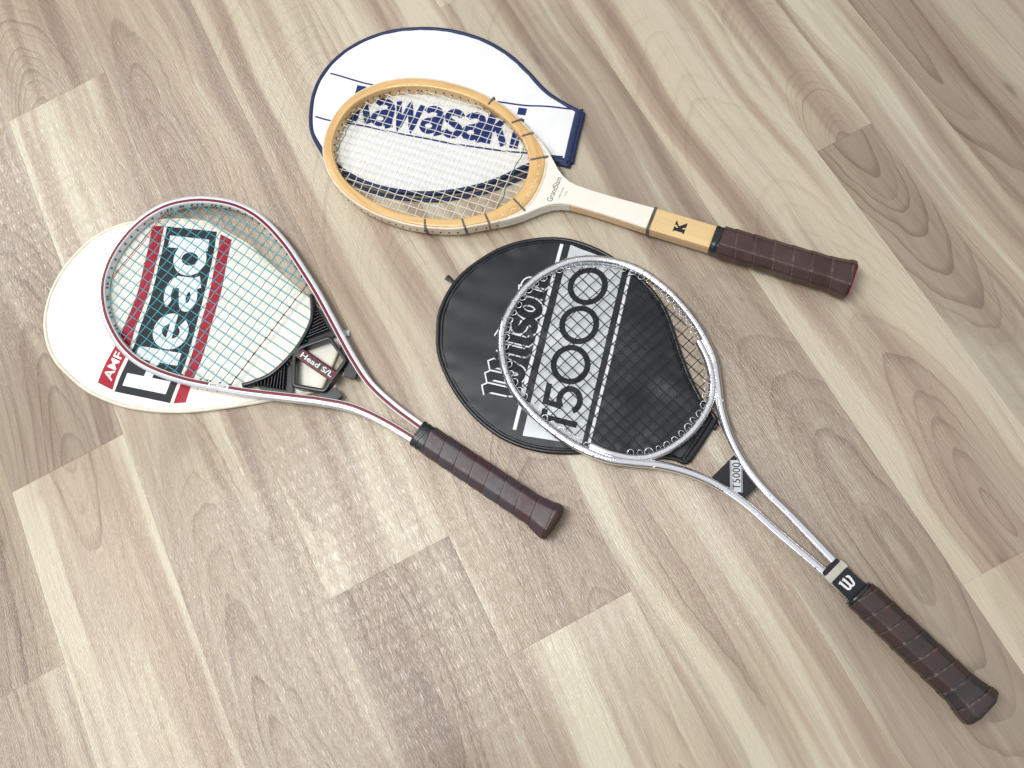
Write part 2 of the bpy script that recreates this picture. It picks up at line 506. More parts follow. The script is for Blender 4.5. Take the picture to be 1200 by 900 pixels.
def plank(ia, ib, ya, yb, p):
    xa, xb = U0 + ia * SW, U0 + ib * SW
    w, l = xb - xa, yb - ya
    g, t, c = 0.00004, 0.008, 0.00015
    V, F = [], []
    for (z, i) in ((-t, 0), (-c, 0), (0.0, c)):
        for (sx, sy) in ((0, 0), (1, 0), (1, 1), (0, 1)):
            V.append((g + i if sx == 0 else w - g - i, g + i if sy == 0 else l - g - i, z))
    for k in range(2):
        for j in range(4):
            n = (j + 1) % 4
            F.append((k * 4 + j, k * 4 + n, k * 4 + 4 + n, k * 4 + 4 + j))
    F.append((8, 9, 10, 11)); F.append((3, 2, 1, 0))
    o = mesh_obj('plank', V, F, M['floor'], floor, False)
    o.location = (xa, ya, 0)
    for k, v in p.items():
        o[k] = float(v)
    return o

# per-board look: heart_x across the board (m), heart_y world position of the oval centre, tilt, heart radius, tone, rings per metre
def P(hx, hy, ti, hr, tone, rf, pink=0.0, seed=None):
    return dict(heart_x=hx, hy=hy, tilt=ti, heart_r=hr, tone=tone, ring_f=rf, pink=pink, seed=seed if seed is not None else random.uniform(1, 60))
def RP():
    return P(random.uniform(0.0, 0.15), random.uniform(-0.5, 1.8), random.uniform(0.03, 0.11), random.uniform(0.02, 0.08), random.uniform(0.85, 1.05), random.uniform(70, 150), random.uniform(0, 0.6))
BOARDS = [
    (-8, -6, [-1.7, -0.4, 0.82, 2.04]), (-6, -4, [-1.7, -0.9, 0.32, 1.54, 2.8]),
    (-4, -2, [-1.7, -0.6, 0.62, 1.84, 3.0]), (-2, 0, [-1.7, -0.94, 0.2818, 1.50, 2.7]),
    (0, 2, [-1.7, -0.71, 0.508, 1.73, 2.9]), (2, 4, [-1.7, -0.185, 1.035, 2.25, 3.0]),
    (4, 6, [-1.7, -1.02, 0.2005, 1.42, 2.64]), (6, 8, [-1.7, -1.17, 0.051, 1.27, 2.5]),
    (8, 10, [-1.7, -0.23, 0.99, 2.21]), (10, 12, [-1.7, -0.355, 0.865, 2.08]),
    (12, 14, [-1.7, -0.1035, 1.1165, 2.34]), (14, 15, [-1.7, -0.81, 0.408, 1.63, 2.8]),
    (15, 16, [-1.7, -0.5, 0.72, 1.94]), (16, 18, [-1.7, -0.2, 1.02, 2.24]), (18, 20, [-1.7, -0.7, 0.52, 1.74, 2.9]),
    (20, 22, [-1.7, -0.35, 0.87, 2.09]), (22, 24, [-1.7, -0.95, 0.27, 1.49, 2.7]),
]
LOOK = {   # (first seam, y of the board's lower end)
    (-2, -0.94): P(0.06, -0.2, 0.06, 0.07, 0.88, 90, 0.4, 3.1), (-2, 0.2818): P(0.075, 0.75, 0.08, 0.085, 0.79, 80, 0.4, 11.7),
    (0, -0.71): P(0.085, 0.60, 0.15, 0.050, 1.0, 150, 0.25, 5.3), (0, 0.508): P(0.08, 0.40, 0.16, 0.11, 0.79, 120, 0.35, 9.4),
    (2, -0.185): P(0.060, -0.08, 0.125, 0.085, 0.94, 140, 0.1, 21.3), (2, 1.035): P(0.05, 0.93, 0.26, 0.14, 0.94, 210, 0.2, 2.2),
    (4, -1.02): P(0.055, 0.10, 0.20, 0.080, 0.80, 110, 0.6, 33.3), (4, 0.2005): P(0.045, 0.80, 0.13, 0.075, 0.93, 120, 0.3, 14.8),
    (6, -1.17): P(0.11, -0.7, 0.05, 0.04, 1.03, 100, 0.0, 41.0), (6, 0.051): P(0.125, -0.02, 0.25, 0.12, 0.93, 190, 0.5, 8.8),
    (8, -0.23): P(0.06, 0.25, 0.03, 0.024, 1.0, 90, 0.2, 17.5), (10, -0.355): P(0.112, -0.045, 0.24, 0.115, 0.86, 85, 0.3, 25.6),
    (12, -0.1035): P(0.075, -0.06, 0.20, 0.055, 0.98, 115, 0.45, 37.9), (12, -1.7): P(0.03, -0.6, 0.06, 0.03, 1.02, 90, 0.3, 19.9),
    (14, 0.408): P(0.042, 0.36, 0.28, 0.045, 0.96, 270, 0.3, 28.1), (14, -0.81): P(0.042, 0.46, 0.19, 0.075, 0.80, 140, 0.4, 50.2),
    (15, -0.5): P(0.0, 0.25, 0.05, 0.02, 0.99, 90, 0.1, 44.4), (16, -0.2): P(0.035, 0.62, 0.09, 0.065, 0.81, 110, 0.6, 6.6),
    (18, -0.7): P(0.09, 0.2, 0.08, 0.05, 0.92, 100, 0.4, 13.3), (18, 0.52): P(0.12, 1.0, 0.05, 0.04, 0.98, 90, 0.3, 47.1),
}
for ia, ib, ys in BOARDS:
    for ya, yb in zip(ys[:-1], ys[1:]):
        p = dict(LOOK.get((ia, ya)) or RP())
        p['heart_y'] = p.pop('hy') - ya
        plank(ia, ib, ya, yb, p)

# ------------------------------------------------------------------ lettering
def subdivide_long(bm, lim):
    bmesh.ops.triangulate(bm, faces=bm.faces)
    for _ in range(6):
        es = [e for e in bm.edges if e.calc_length() > lim]
        if not es:
            break
        bmesh.ops.subdivide_edges(bm, edges=es, cuts=1, use_grid_fill=False)
        bmesh.ops.triangulate(bm, faces=bm.faces)

def glyph_mesh(txt, offset=0.0, spacing=1.0, shear=0.0):
    cu = bpy.data.curves.new('glyphs', 'FONT')
    cu.body = txt
    cu.offset = offset
    cu.space_character = spacing
    cu.shear = shear
    cu.resolution_u = 5
    o = bpy.data.objects.new('glyphs', cu)
    COL.objects.link(o)
    bpy.context.view_layer.update()
    me = bpy.data.meshes.new_from_object(o.evaluated_get(bpy.context.evaluated_depsgraph_get()))
    bpy.data.objects.remove(o, do_unlink=True)
    bpy.data.curves.remove(cu)
    return me

def quad_map(TL, TR, BR, BL):
    TL, TR, BR, BL = [Vector(p) for p in (TL, TR, BR, BL)]
    def f(u, v):
        return (BL * (1 - u) + BR * u) * (1 - v) + (TL * (1 - u) + TR * u) * v
    return f

def place_text(name, txt, fmap, zf, mat, parent, offset=0.0, spacing=1.0, shear=0.0, lim=0.004, cap=None):
    """fmap(u, v) -> 2-D point, u along the word 0..1, v 0 at the baseline and 1 at cap height"""
    me = glyph_mesh(txt, offset, spacing, shear)
    xs = [v.co.x for v in me.vertices]; ys = [v.co.y for v in me.vertices]
    x0, x1 = min(xs), max(xs)
    top = cap if cap else max(ys)
    for v in me.vertices:
        p = fmap((v.co.x - x0) / (x1 - x0), v.co.y / top)
        v.co = (p[0], p[1], 0)
    bm = bmesh.new(); bm.from_mesh(me)
    bmesh.ops.remove_doubles(bm, verts=bm.verts, dist=1e-6)
    subdivide_long(bm, lim)
    for v in bm.verts:
        v.co.z = zf(v.co.x, v.co.y)
    bmesh.ops.recalc_face_normals(bm, faces=bm.faces)
    for f in bm.faces:
        if f.normal.z < 0:
            f.normal_flip()
    bm.to_mesh(me); bm.free()
    me.materials.clear(); me.materials.append(mat)
    me.name = name
    return link(bpy.data.objects.new(name, me), parent)

def arc(cx, cy, rx, ry, a0, a1, n=28):
    return [(cx + rx * math.cos(math.radians(a0 + (a1 - a0) * k / n)), cy + ry * math.sin(math.radians(a0 + (a1 - a0) * k / n))) for k in range(n + 1)]

def ribbon_verts(pts, w, wy=None, step=0.05):
    """flat stroke of width w along a polyline in letter units"""
    P = [Vector(p) for p in pts]
    D = [P[0]]
    for i in range(1, len(P)):
        k = max(1, int((P[i] - P[i - 1]).length / step))
        for j in range(1, k + 1):
            D.append(P[i - 1].lerp(P[i], j / k))
    closed = (D[0] - D[-1]).length < 1e-6
    n = len(D)
    L, R = [], []
    for i in range(n):
        if closed:
            a, b = D[(i - 1) % (n - 1)], D[(i + 1) % (n - 1)]
        else:
            a, b = D[max(0, i - 1)], D[min(n - 1, i + 1)]
        d1 = D[i] - a; d2 = b - D[i]
        if d1.length < 1e-9: d1 = d2
        if d2.length < 1e-9: d2 = d1
        d1.normalize(); d2.normalize()
        n1 = Vector((-d1.y, d1.x)); n2 = Vector((-d2.y, d2.x))
        m = n1 + n2
        if m.length < 1e-6: m = n1
        m.normalize()
        k = min(1.8, 1.0 / max(0.4, m.dot(n1)))
        L.append(D[i] + m * (w * 0.5 * k)); R.append(D[i] - m * (w * 0.5 * k))
    return L, R

def place_strokes(name, strokes, fmap, zf, mat, parent, width, lift=0.0):
    V, F = [], []
    for si, st in enumerate(strokes):
        w = width
        pts = st
        if isinstance(st, tuple):
            w, pts = st[0], st[1]
        L, R = ribbon_verts(pts, w)
        b = len(V)
        rows = 3
        for l, r in zip(L, R):
            for k in range(rows):
                q = l.lerp(r, k / (rows - 1))
                p = fmap(q[0], q[1])
                V.append((p[0], p[1], zf(p[0], p[1]) + lift + si * 0.000012))
        for i in range(len(L) - 1):
            for k in range(rows - 1):
                a = b + i * rows + k
                F.append((a, a + 1, a + rows + 1, a + rows))
    o = mesh_obj(name, V, F, mat, parent, False)
    return o

# ------------------------------------------------------------------ racket covers
class Cover:
    """soft head cover: outline in world metres, star-shaped about a centre, gently padded"""
    def __init__(s, root, outline, centre, mat, top=0.0062, edge=0.0030, seed=0, wr=0.0006, name='front_panel', n=160, rings=26, dents=()):
        s.root = root
        s.c = Vector(centre)
        loop = resample(catmull([Vector(p) for p in outline], 8, True), n, True)
        s.loop = [p - s.c for p in loop]
        rnd = random.Random(seed)
        ph = [rnd.uniform(0, 6.28) for _ in range(8)]
        V, F = [], []
        V.append((0, 0, 0))
        for k in range(1, rings + 1):
            q = (k / rings) ** 0.8
            for p in s.loop:
                V.append((p.x * q, p.y * q, q))
        out = []
        for (x, y, q) in V:
            e = max(0.0, 1 - q)
            prof = 1 - math.exp(-e * 14.0)
            z = edge + (top - edge) * prof
            wv = math.sin(x * 55 + ph[0] + 3 * math.sin(y * 31 + ph[1])) * 0.5 + math.sin(y * 78 + ph[2] + 2 * math.sin(x * 43 + ph[3])) * 0.35 + math.sin((x + y) * 140 + ph[4]) * 0.12
            z += wr * wv * min(1, e * 9) - wr * 0.9 * min(1, e * 9)
            th_ = math.atan2(y, x)
            z += 0.00045 * math.exp(-((e - 0.07) / 0.05) ** 2) * (math.sin(th_ * 37 + ph[5]) + 0.7 * math.sin(th_ * 23 + ph[6] + 2 * math.sin(th_ * 5)))
            for (dx, dy, rad, dep) in dents:
                d = math.hypot(x + s.c.x - dx, y + s.c.y - dy) / rad
                z += dep * math.exp(-d * d)
            out.append((x, y, z))
        for i in range(n):
            F.append((0, 1 + i, 1 + (i + 1) % n))
        for k in range(rings - 1):
            for i in range(n):
                j = (i + 1) % n
                F.append((1 + k * n + i, 1 + (k + 1) * n + i, 1 + (k + 1) * n + j, 1 + k * n + j))
        # turned-down rim to the floor
        b = len(out)
        base = 1 + (rings - 1) * n
        for i in range(n):
            out.append((s.loop[i].x, s.loop[i].y, 0.0006))
        for i in range(n):
            j = (i + 1) % n
            F.append((base + i, b + i, b + j, base + j))
        F.append(tuple(b + i for i in range(n))[::-1])
        s.obj = mesh_obj(name, out, F, mat, root, True, 70)
        s.bvh = BVHTree.FromPolygons([Vector(v) for v in out], F)
    def z(s, x, y, lift=0.00035):
        h = s.bvh.ray_cast(Vector((x, y, 0.1)), Vector((0, 0, -1)))
        return (h[0].z if h[0] is not None else 0.0025) + lift
    def loc(s, p):
        return Vector((p[0] - s.c.x, p[1] - s.c.y))
    def lift(s, d):
        return lambda x, y: s.z(x, y, d)
    def strip(s, name, L, R, mat, lift=0.0003, n=60, rows=10):
        """printed band between two traced edges"""
        A = resample(catmull([s.loc(p) for p in L], 10), n)
        B = resample(catmull([s.loc(p) for p in R], 10), n)
        V, F = [], []
        for a, b in zip(A, B):
            for k in range(rows + 1):
                p = a.lerp(b, k / rows)
                V.append((p.x, p.y, s.z(p.x, p.y, lift)))
        for i in range(n - 1):
            for k in range(rows):
                q = i * (rows + 1) + k
                F.append((q, q + 1, q + rows + 2, q + rows + 1))
        return mesh_obj(name, V, F, mat, s.root, True)
    def line(s, name, pts, w, mat, lift=0.0003, n=80):
        A = resample(catmull([s.loc(p) for p in pts], 10), n)
        N2 = normals2d(A)
        V, F = [], []
        for a, m in zip(A, N2):
            for k in (-0.5, 0, 0.5):
                p = a + m * (w * k)
                V.append((p.x, p.y, s.z(p.x, p.y, lift)))
        for i in range(n - 1):
            for k in range(2):
                q = i * 3 + k
                F.append((q, q + 1, q + 4, q + 3))
        return mesh_obj(name, V, F, mat, s.root, True)
    def stitches(s, name, inset, mat, i0=0.0, i1=1.0, step=0.0042, ln=0.0024, w=0.0006):
        loop = resample(s.loop, 900, True)
        N2 = normals2d(loop, True)
        total = sum((loop[i] - loop[i - 1]).length for i in range(900))
        cnt = int(total / step)
        V, F = [], []
        for k in range(cnt):
            f = k / cnt
            if not (i0 <= f <= i1):
                continue
            i = int(f * 900)
            d = Vector((-N2[i].y, N2[i].x)) * -1
            sgn = -1 if loop[i].dot(N2[i]) > 0 else 1
            c = loop[i] + N2[i] * (sgn * inset)
            q = len(V)
            for (a, b2) in ((-1, -1), (1, -1), (1, 1), (-1, 1)):
                p = c + d * (a * ln / 2) + N2[i] * (b2 * w / 2)
                V.append((p.x, p.y, s.z(p.x, p.y, 0.0003)))
            F.append((q, q + 1, q + 2, q + 3))
        o = mesh_obj(name, V, F, mat, s.root, False)
        o['kind'] = 'stuff'
        return o

def rim_path(s, z, inset=0.0):
    return [(p.x * (1 - inset), p.y * (1 - inset), z) for p in s.loop]

# --- white cover with navy binding (top of the photograph)
KC = [(-0.0467, 0.7806), (-0.0323, 0.8141), (-0.0132, 0.8405), (0.0133, 0.8603), (0.0461, 0.8715), (0.0789, 0.873), (0.1121, 0.8667), (0.1419, 0.8534), (0.1725, 0.8336), (0.1997, 0.8076), (0.2231, 0.7753), (0.2395, 0.738), (0.248, 0.7017), (0.2534, 0.6678), (0.2623, 0.6413), (0.2770, 0.6130), (0.2797, 0.61), (0.2775, 0.6070), (0.2310, 0.5520), (0.2279, 0.5489), (0.2240, 0.5510)]
KC_front = KC + [(0.2120, 0.5685), (0.1830, 0.5760), (0.1490, 0.5775), (0.1215, 0.5810), (0.0930, 0.5890), (0.0660, 0.6000), (0.0420, 0.6135), (0.0150, 0.6345), (-0.0100, 0.6600), (-0.0290, 0.6890), (-0.0425, 0.7230), (-0.0475, 0.7520)]
KC_back = KC + [(0.2097, 0.5625), (0.1774, 0.5649), (0.1482, 0.5671), (0.1205, 0.571), (0.0914, 0.5799), (0.0631, 0.5906), (0.0399, 0.6045), (0.0123, 0.6254), (-0.0132, 0.6518), (-0.0308, 0.68), (-0.0436, 0.714), (-0.0480, 0.7500)]
kroot = thing('racket_cover', 'white racket cover with navy binding and large navy lettering under the wooden racket', 'racket cover', (0.105, 0.715, 0), 0, 'racket covers')
kc_back = Cover(kroot, KC_back, (0.105, 0.715), M['navy'], 0.0022, 0.0018, 3, 0.0001, 'back_panel')
kc = Cover(kroot, KC_front, (0.105, 0.715), M['white_cloth'], 0.0066, 0.0034, 5, 0.0009, 'front_panel')
tube('binding', rim_path(kc, 0.0036, 0.012), 0.0029, M['navy'], kroot, 8, True, 0.8)
tube('back_binding', rim_path(kc_back, 0.0018, 0.004), 0.0018, M['navy'], kroot, 8, True, 0.8)
tube('zip_tape', [(p[0] - 0.105, p[1] - 0.715, 0.0026) for p in resample(catmull([Vector(q) for q in [(0.2110, 0.5655), (0.1800, 0.5700), (0.1486, 0.5722), (0.1210, 0.576), (0.0922, 0.5845), (0.0645, 0.5953), (0.0410, 0.6090), (0.0137, 0.6300), (-0.0116, 0.6559), (-0.0299, 0.6845), (-0.0430, 0.7185)]], 8), 60)], 0.0016, M['tan_zip'], kroot, 6)
kc.line('stripe', [(0.0135, 0.8478), (0.0333, 0.823), (0.0558, 0.7986), (0.0957, 0.7621), (0.1318, 0.7318), (0.2088, 0.6663), (0.2405, 0.6429), (0.2700, 0.6205)], 0.0023, M['navy_ink'])
kc.line('stripe', [(-0.0325, 0.7955), (-0.0175, 0.7787), (0.0048, 0.7588), (0.0318, 0.7328), (0.0793, 0.6865), (0.1372, 0.6338), (0.1922, 0.5903), (0.2175, 0.5709), (0.2260, 0.5645)], 0.0023, M['navy_ink'])
kq = quad_map(*[kc.loc(p) for p in ((0.0392, 0.8073), (0.2197, 0.6518), (0.1811, 0.6048), (0.0049, 0.7626))])
def low_a(x, xh=0.73, w=0.62, sw=0.16):
    k = w / 0.62
    return [(sw, arc(x + 0.29 * k, xh - 0.205, 0.20 * k, 0.13, 168, 0, 18)), (sw * 1.35, [(x + 0.49 * k, xh - 0.20), (x + 0.49 * k, 0.15), (x + 0.55 * k, 0.0)]),
            (sw * 0.92, arc(x + 0.245 * k, 0.205, 0.175 * k, 0.135, 0, 360, 30)), (sw * 0.7, [(x + 0.26 * k, 0.375), (x + 0.45 * k, 0.43)])]
def low_s(x, xh=0.73, sw=0.165):
    return [(sw, arc(x + 0.27, xh - 0.21, 0.185, 0.135, 15, 215, 18) + [(x + 0.27, xh * 0.5)] + arc(x + 0.27, 0.205, 0.195, 0.135, 60, -165, 20))]
KW = [(0.25, [(0.10, 0), (0.10, 1.0)]), (0.16, [(0.18, 0.48), (0.52, 0.98)]), (0.18, [(0.26, 0.62), (0.54, 0.02)])]
KW += low_a(0.58)
KW += [(0.145, [(1.24, 0.72), (1.38, 0.06), (1.56, 0.66), (1.74, 0.06), (1.89, 0.72)])]
KW += low_a(1.94) + low_s(2.55) + low_a(3.08)
KW += [(0.22, [(3.79, 0), (3.79, 1.0)]), (0.15, [(3.87, 0.34), (4.20, 0.72)]), (0.17, [(3.98, 0.48), (4.26, 0.02)])]
KW += [(0.22, [(4.52, 0), (4.52, 0.73)]), (0.22, [(4.52, 0.83), (4.52, 1.0)])]
place_strokes('lettering', KW, lambda x, y: kq(x / 4.64, y), kc.lift(0.0004), M['navy_ink'], kroot, 0.2)
hem = [kc.loc(p) for p in ((0.2752, 0.6120), (0.2530, 0.5860), (0.2270, 0.5545))]
hp = resample(catmull(hem, 8), 24)
tube('mouth_hem', [(p.x, p.y, 0.0052) for p in hp], 0.0050, M['navy'], kroot, 10, False, 0.62)
tube('mouth_hem', [(p.x + 0.0035, p.y - 0.0035, 0.0036) for p in hp], 0.0036, M['navy'], kroot, 10, False, 0.8)
hp2 = resample([kc.loc((0.2270, 0.5550)), kc.loc((0.2130, 0.5690))], 10)
tube('mouth_hem', [(p.x, p.y, 0.0046) for p in hp2], 0.0042, M['navy'], kroot, 10, False, 0.65)
tube('zip_pull', [(0.2140 - 0.105, 0.5560 - 0.715, 0.003), (0.2150 - 0.105, 0.5500 - 0.715, 0.002), (0.2170 - 0.105, 0.5450 - 0.715, 0.0016)], 0.0012, M['wire'], kroot, 6)

# --- white vinyl cover with black and red bands (left)
HC = [(-0.324, 0.7836), (-0.359, 0.7881), (-0.3938, 0.7808), (-0.4282, 0.7621), (-0.4543, 0.7368), (-0.471, 0.7067), (-0.4776, 0.6759), (-0.4757, 0.645), (-0.4646, 0.6136), (-0.4483, 0.5817), (-0.4215, 0.5485), (-0.3925, 0.5235), (-0.3621, 0.5034), (-0.3306, 0.4871), (-0.2983, 0.4739), (-0.2658, 0.4617), (-0.233, 0.4506), (-0.2005, 0.4392), (-0.1803, 0.4346), (-0.1775, 0.4350), (-0.1500, 0.4600), (-0.1264, 0.4829), (-0.1255, 0.4860), (-0.1332, 0.5169), (-0.1429, 0.5478), (-0.1518, 0.5722), (-0.1632, 0.6005), (-0.1741, 0.6311), (-0.1852, 0.6622), (-0.1991, 0.6871), (-0.2115, 0.7064), (-0.2242, 0.7254), (-0.249, 0.7449), (-0.2857, 0.7659)]
hroot = thing('racket_cover', 'white vinyl racket cover with black and red bands under the teal-strung racket', 'racket cover', (-0.305, 0.625, 0), 0, 'racket covers')
hc = Cover(hroot, HC, (-0.305, 0.625), M['white_vinyl'], 0.0064, 0.0034, 11, 0.0009)
tube('piping', rim_path(hc, 0.0032, 0.008), 0.0026, M['cream_piping'], hroot, 8, True)
hc.stitches('stitching', 0.0062, M['cream_piping'])
r1L = [(-0.2925, 0.7590), (-0.3186, 0.7144), (-0.3471, 0.6732), (-0.3763, 0.6402), (-0.394, 0.6227), (-0.4147, 0.6051), (-0.4325, 0.5865)]
r1R = [(-0.2780, 0.7500), (-0.3048, 0.7063), (-0.334, 0.6657), (-0.3633, 0.6307), (-0.3825, 0.6057), (-0.4028, 0.586), (-0.4185, 0.5675)]
bL = [(-0.2745, 0.7470), (-0.2992, 0.7075), (-0.3292, 0.6629), (-0.3533, 0.6335), (-0.3805, 0.6004), (-0.4008, 0.5807), (-0.4165, 0.5640)]
bR = [(-0.2175, 0.7045), (-0.2383, 0.6672), (-0.2621, 0.6327), (-0.2878, 0.5959), (-0.3116, 0.5634), (-0.3381, 0.5332), (-0.3570, 0.5135)]
r2L = [(-0.2143, 0.6985), (-0.2341, 0.6647), (-0.2590, 0.6260), (-0.2846, 0.5910), (-0.3072, 0.5610), (-0.3330, 0.5320), (-0.3530, 0.5105)]
r2R = [(-0.2040, 0.6830), (-0.2206, 0.6568), (-0.2460, 0.6170), (-0.2725, 0.5820), (-0.2945, 0.5530), (-0.3186, 0.5270), (-0.3385, 0.5040)]
hc.strip('red_band', r1L, r1R, M['red_ink'])
hc.strip('black_band', bL, bR, M['black_ink'], n=80, rows=18)
hc.strip('red_band', r2L, r2R, M['red_ink'])
# four big white letters, reading up the band; u along the band from its lower end, v from the right edge to the left edge
bLs = resample(catmull([hc.loc(p) for p in bL[::-1]], 10), 200)
bRs = resample(catmull([hc.loc(p) for p in bR[::-1]], 10), 200)
def band_map(u, v):
    i = max(0.0, min(198.999, u * 199))
    k = int(i); t = i - k
    a = bRs[k].lerp(bRs[k + 1], t); b = bLs[k].lerp(bLs[k + 1], t)
    return a.lerp(b, v)
def letters_head(u0, u1, v0, v1):
    """strokes in a 3.02 x 1 design box"""
    W = 3.02
    f = lambda u, v: band_map(u0 + (u1 - u0) * u / W, v0 + (v1 - v0) * v)
    S = []
    sw = 0.24
    S += [(sw, [(0.105, 0.0), (0.105, 1.0)]), (sw, [(0.645, 0.0), (0.645, 1.0)]), (0.19, [(0.2, 0.52), (0.55, 0.52)])]
    e0 = 0.80
    S += [(0.20, arc(e0 + 0.33, 0.39, 0.24, 0.305, 0, 318, 40)), (0.125, [(e0 + 0.13, 0.39), (e0 + 0.66, 0.39)])]
    a0 = 1.52
    S += low_a(a0 + 0.02, 0.80, 0.68, 0.175)
    d0 = 2.24
    S += [(0.20, arc(d0 + 0.32, 0.39, 0.235, 0.305, 0, 360, 40)), (0.24, [(d0 + 0.63, 0.0), (d0 + 0.63, 1.0)])]
    return S, f
Sx, fx = letters_head(0.045, 0.955, 0.12, 0.90)
place_strokes('lettering', Sx, fx, hc.lift(0.00055), M['white_ink'], hroot, 0.2)
r1Ls = resample(catmull([hc.loc(p) for p in r1L[::-1]], 10), 200)
r1Rs = resample(catmull([hc.loc(p) for p in r1R[::-1]], 10), 200)
def red_map(u, v):
    i = max(0.0, min(198.999, (0.040 + 0.165 * u) * 199))
    k = int(i); t = i - k
    return r1Rs[k].lerp(r1Rs[k + 1], t).lerp(r1Ls[k].lerp(r1Ls[k + 1], t), 0.22 + 0.58 * v)
place_text('small_lettering', 'AMF', red_map, hc.lift(0.0005), M['white_ink'], hroot, offset=0.02, lim=0.006)
tube('clear_tab', [(-0.1290 - -0.305, 0.4900 - 0.625, 0.003), (-0.1185 - -0.305, 0.4850 - 0.625, 0.0025)], 0.004, M['clear_plastic'], hroot, 6, False, 0.3)

# --- black cover with silver band (centre)
WC = [(-0.021, 0.4313), (-0.0084, 0.4523), (0.0142, 0.472), (0.039, 0.4845), (0.0682, 0.4904), (0.0988, 0.4914), (0.1294, 0.4848), (0.1569, 0.4727), (0.1786, 0.4569), (0.1969, 0.4355), (0.2105, 0.4129), (0.2233, 0.3829), (0.2314, 0.3519), (0.2335, 0.3208), (0.2277, 0.289), (0.2207, 0.2587), (0.2148, 0.2246), (0.2132, 0.1925), (0.2165, 0.1755), (0.2160, 0.1716), (0.1997, 0.1641), (0.1620, 0.1440), (0.1585, 0.1450), (0.1499, 0.1555), (0.1275, 0.1702), (0.0921, 0.1931), (0.0665, 0.2096), (0.0501, 0.2178), (0.0265, 0.2325), (0.005, 0.2515), (-0.0119, 0.2735), (-0.024, 0.2985), (-0.032, 0.3253), (-0.0359, 0.3539), (-0.0356, 0.3844), (-0.0309, 0.4092)]
wroot = thing('racket_cover', 'black vinyl racket cover with silver band and numerals under the chrome racket', 'racket cover', (0.105, 0.335, 0), 0, 'racket covers')
wc = Cover(wroot, WC, (0.105, 0.335), M['black_vinyl'], 0.0066, 0.0034, 23, 0.0011, dents=((0.165, 0.235, 0.022, -0.0018), (0.195, 0.235, 0.012, 0.0010), (0.185, 0.205, 0.010, -0.0010), (0.150, 0.200, 0.012, 0.0008), (0.205, 0.265, 0.014, -0.0010), (0.0, 0.43, 0.025, -0.0012), (-0.01, 0.37, 0.03, 0.0006), (0.06, 0.46, 0.02, -0.0008)))
tube('piping', rim_path(wc, 0.0034, 0.010), 0.0027, M['black_piping'], wroot, 8, True)
tube('inner_piping', rim_path(wc, 0.0045, 0.045), 0.0006, M['black_piping'], wroot, 6, True)
tube('mouth_hem', [(p.x, p.y, 0.0042) for p in resample([wc.loc((0.2140, 0.1735)), wc.loc((0.1880, 0.1590)), wc.loc((0.1625, 0.1465))], 20)], 0.0040, M['black_piping'], wroot, 10, False, 0.8)
tube('zip_pull', [(0.0265 - 0.105, 0.4785 - 0.335, 0.004), (0.0235 - 0.105, 0.4850 - 0.335, 0.004), (0.0215 - 0.105, 0.4905 - 0.335, 0.003)], [0.0020, 0.0028, 0.0042], M['black_vinyl'], wroot, 8, False, 0.5)
tube('hem_loop', [(0.2115 - 0.105, 0.178 - 0.335, 0.004), (0.2140 - 0.105, 0.166 - 0.335, 0.005), (0.2080 - 0.105, 0.163 - 0.335, 0.004), (0.2040 - 0.105, 0.168 - 0.335, 0.004)], 0.0012, M['black_piping'], wroot, 6)
wc.line('pinstripe', [(0.1668, 0.4562), (0.0858, 0.365), (0.0062, 0.2738)], 0.0042, M['white_ink'])
wc.strip('silver_band', [(0.1756, 0.4500), (0.0960, 0.3600), (0.0115, 0.2630)], [(0.2185, 0.3925), (0.1430, 0.3070), (0.0665, 0.2200)], M['silver_ink'], n=80, rows=16)
wc.line('pinstripe', [(0.2225, 0.3830), (0.1458, 0.2961), (0.0752, 0.2180)], 0.0036, M['white_ink'])
tq = quad_map(*[wc.loc(p) for p in ((0.1599, 0.4184), (0.1979, 0.39), (0.0723, 0.2425), (0.0396, 0.2734))])
def tmap(u, v):          # u along the word, v up the letters
    return tq(v * -1 + 1, u) if False else tq(1 - v, u)
T = [(0.16, [(0.015, -0.01), (0.015, 0.93)]), (0.05, [(-0.055, 0.93), (0.085, 0.93)])]
def num_strokes():
    # widths given in letter-height units; u is scaled below
    k = 0.2355                 # letter height as a fraction of the word's length
    def sc(pts):
        return [(x * k, y) for x, y in pts]
    return k, sc
k_, sc_ = num_strokes()
def tmap2(x, y):               # x in letter-height units
    return tmap(x * k_, y)
z0c = [0.37 / k_, 0.6375 / k_, 0.905 / k_]
SW0 = 0.152
Sn = [(SW0, [(0.02, 0.0), (0.02, 0.95)]), (SW0, [(-0.20, 0.90), (0.24, 0.90)])]
c5 = 0.150 / k_
Sn += [(SW0, [(c5 + 0.30, 0.93), (c5 - 0.20, 0.93), (c5 - 0.24, 0.50)]), (SW0, [(c5 - 0.26, 0.52)] + arc(c5 - 0.02, 0.325, 0.30, 0.27, 125, -150, 34))]
for c in z0c:
    Sn.append((SW0, arc(c, 0.5, 0.475, 0.44, 0, 360, 48)))
place_strokes('numerals', Sn, tmap2, wc.lift(0.0005), M['black_ink'], wroot, SW0)
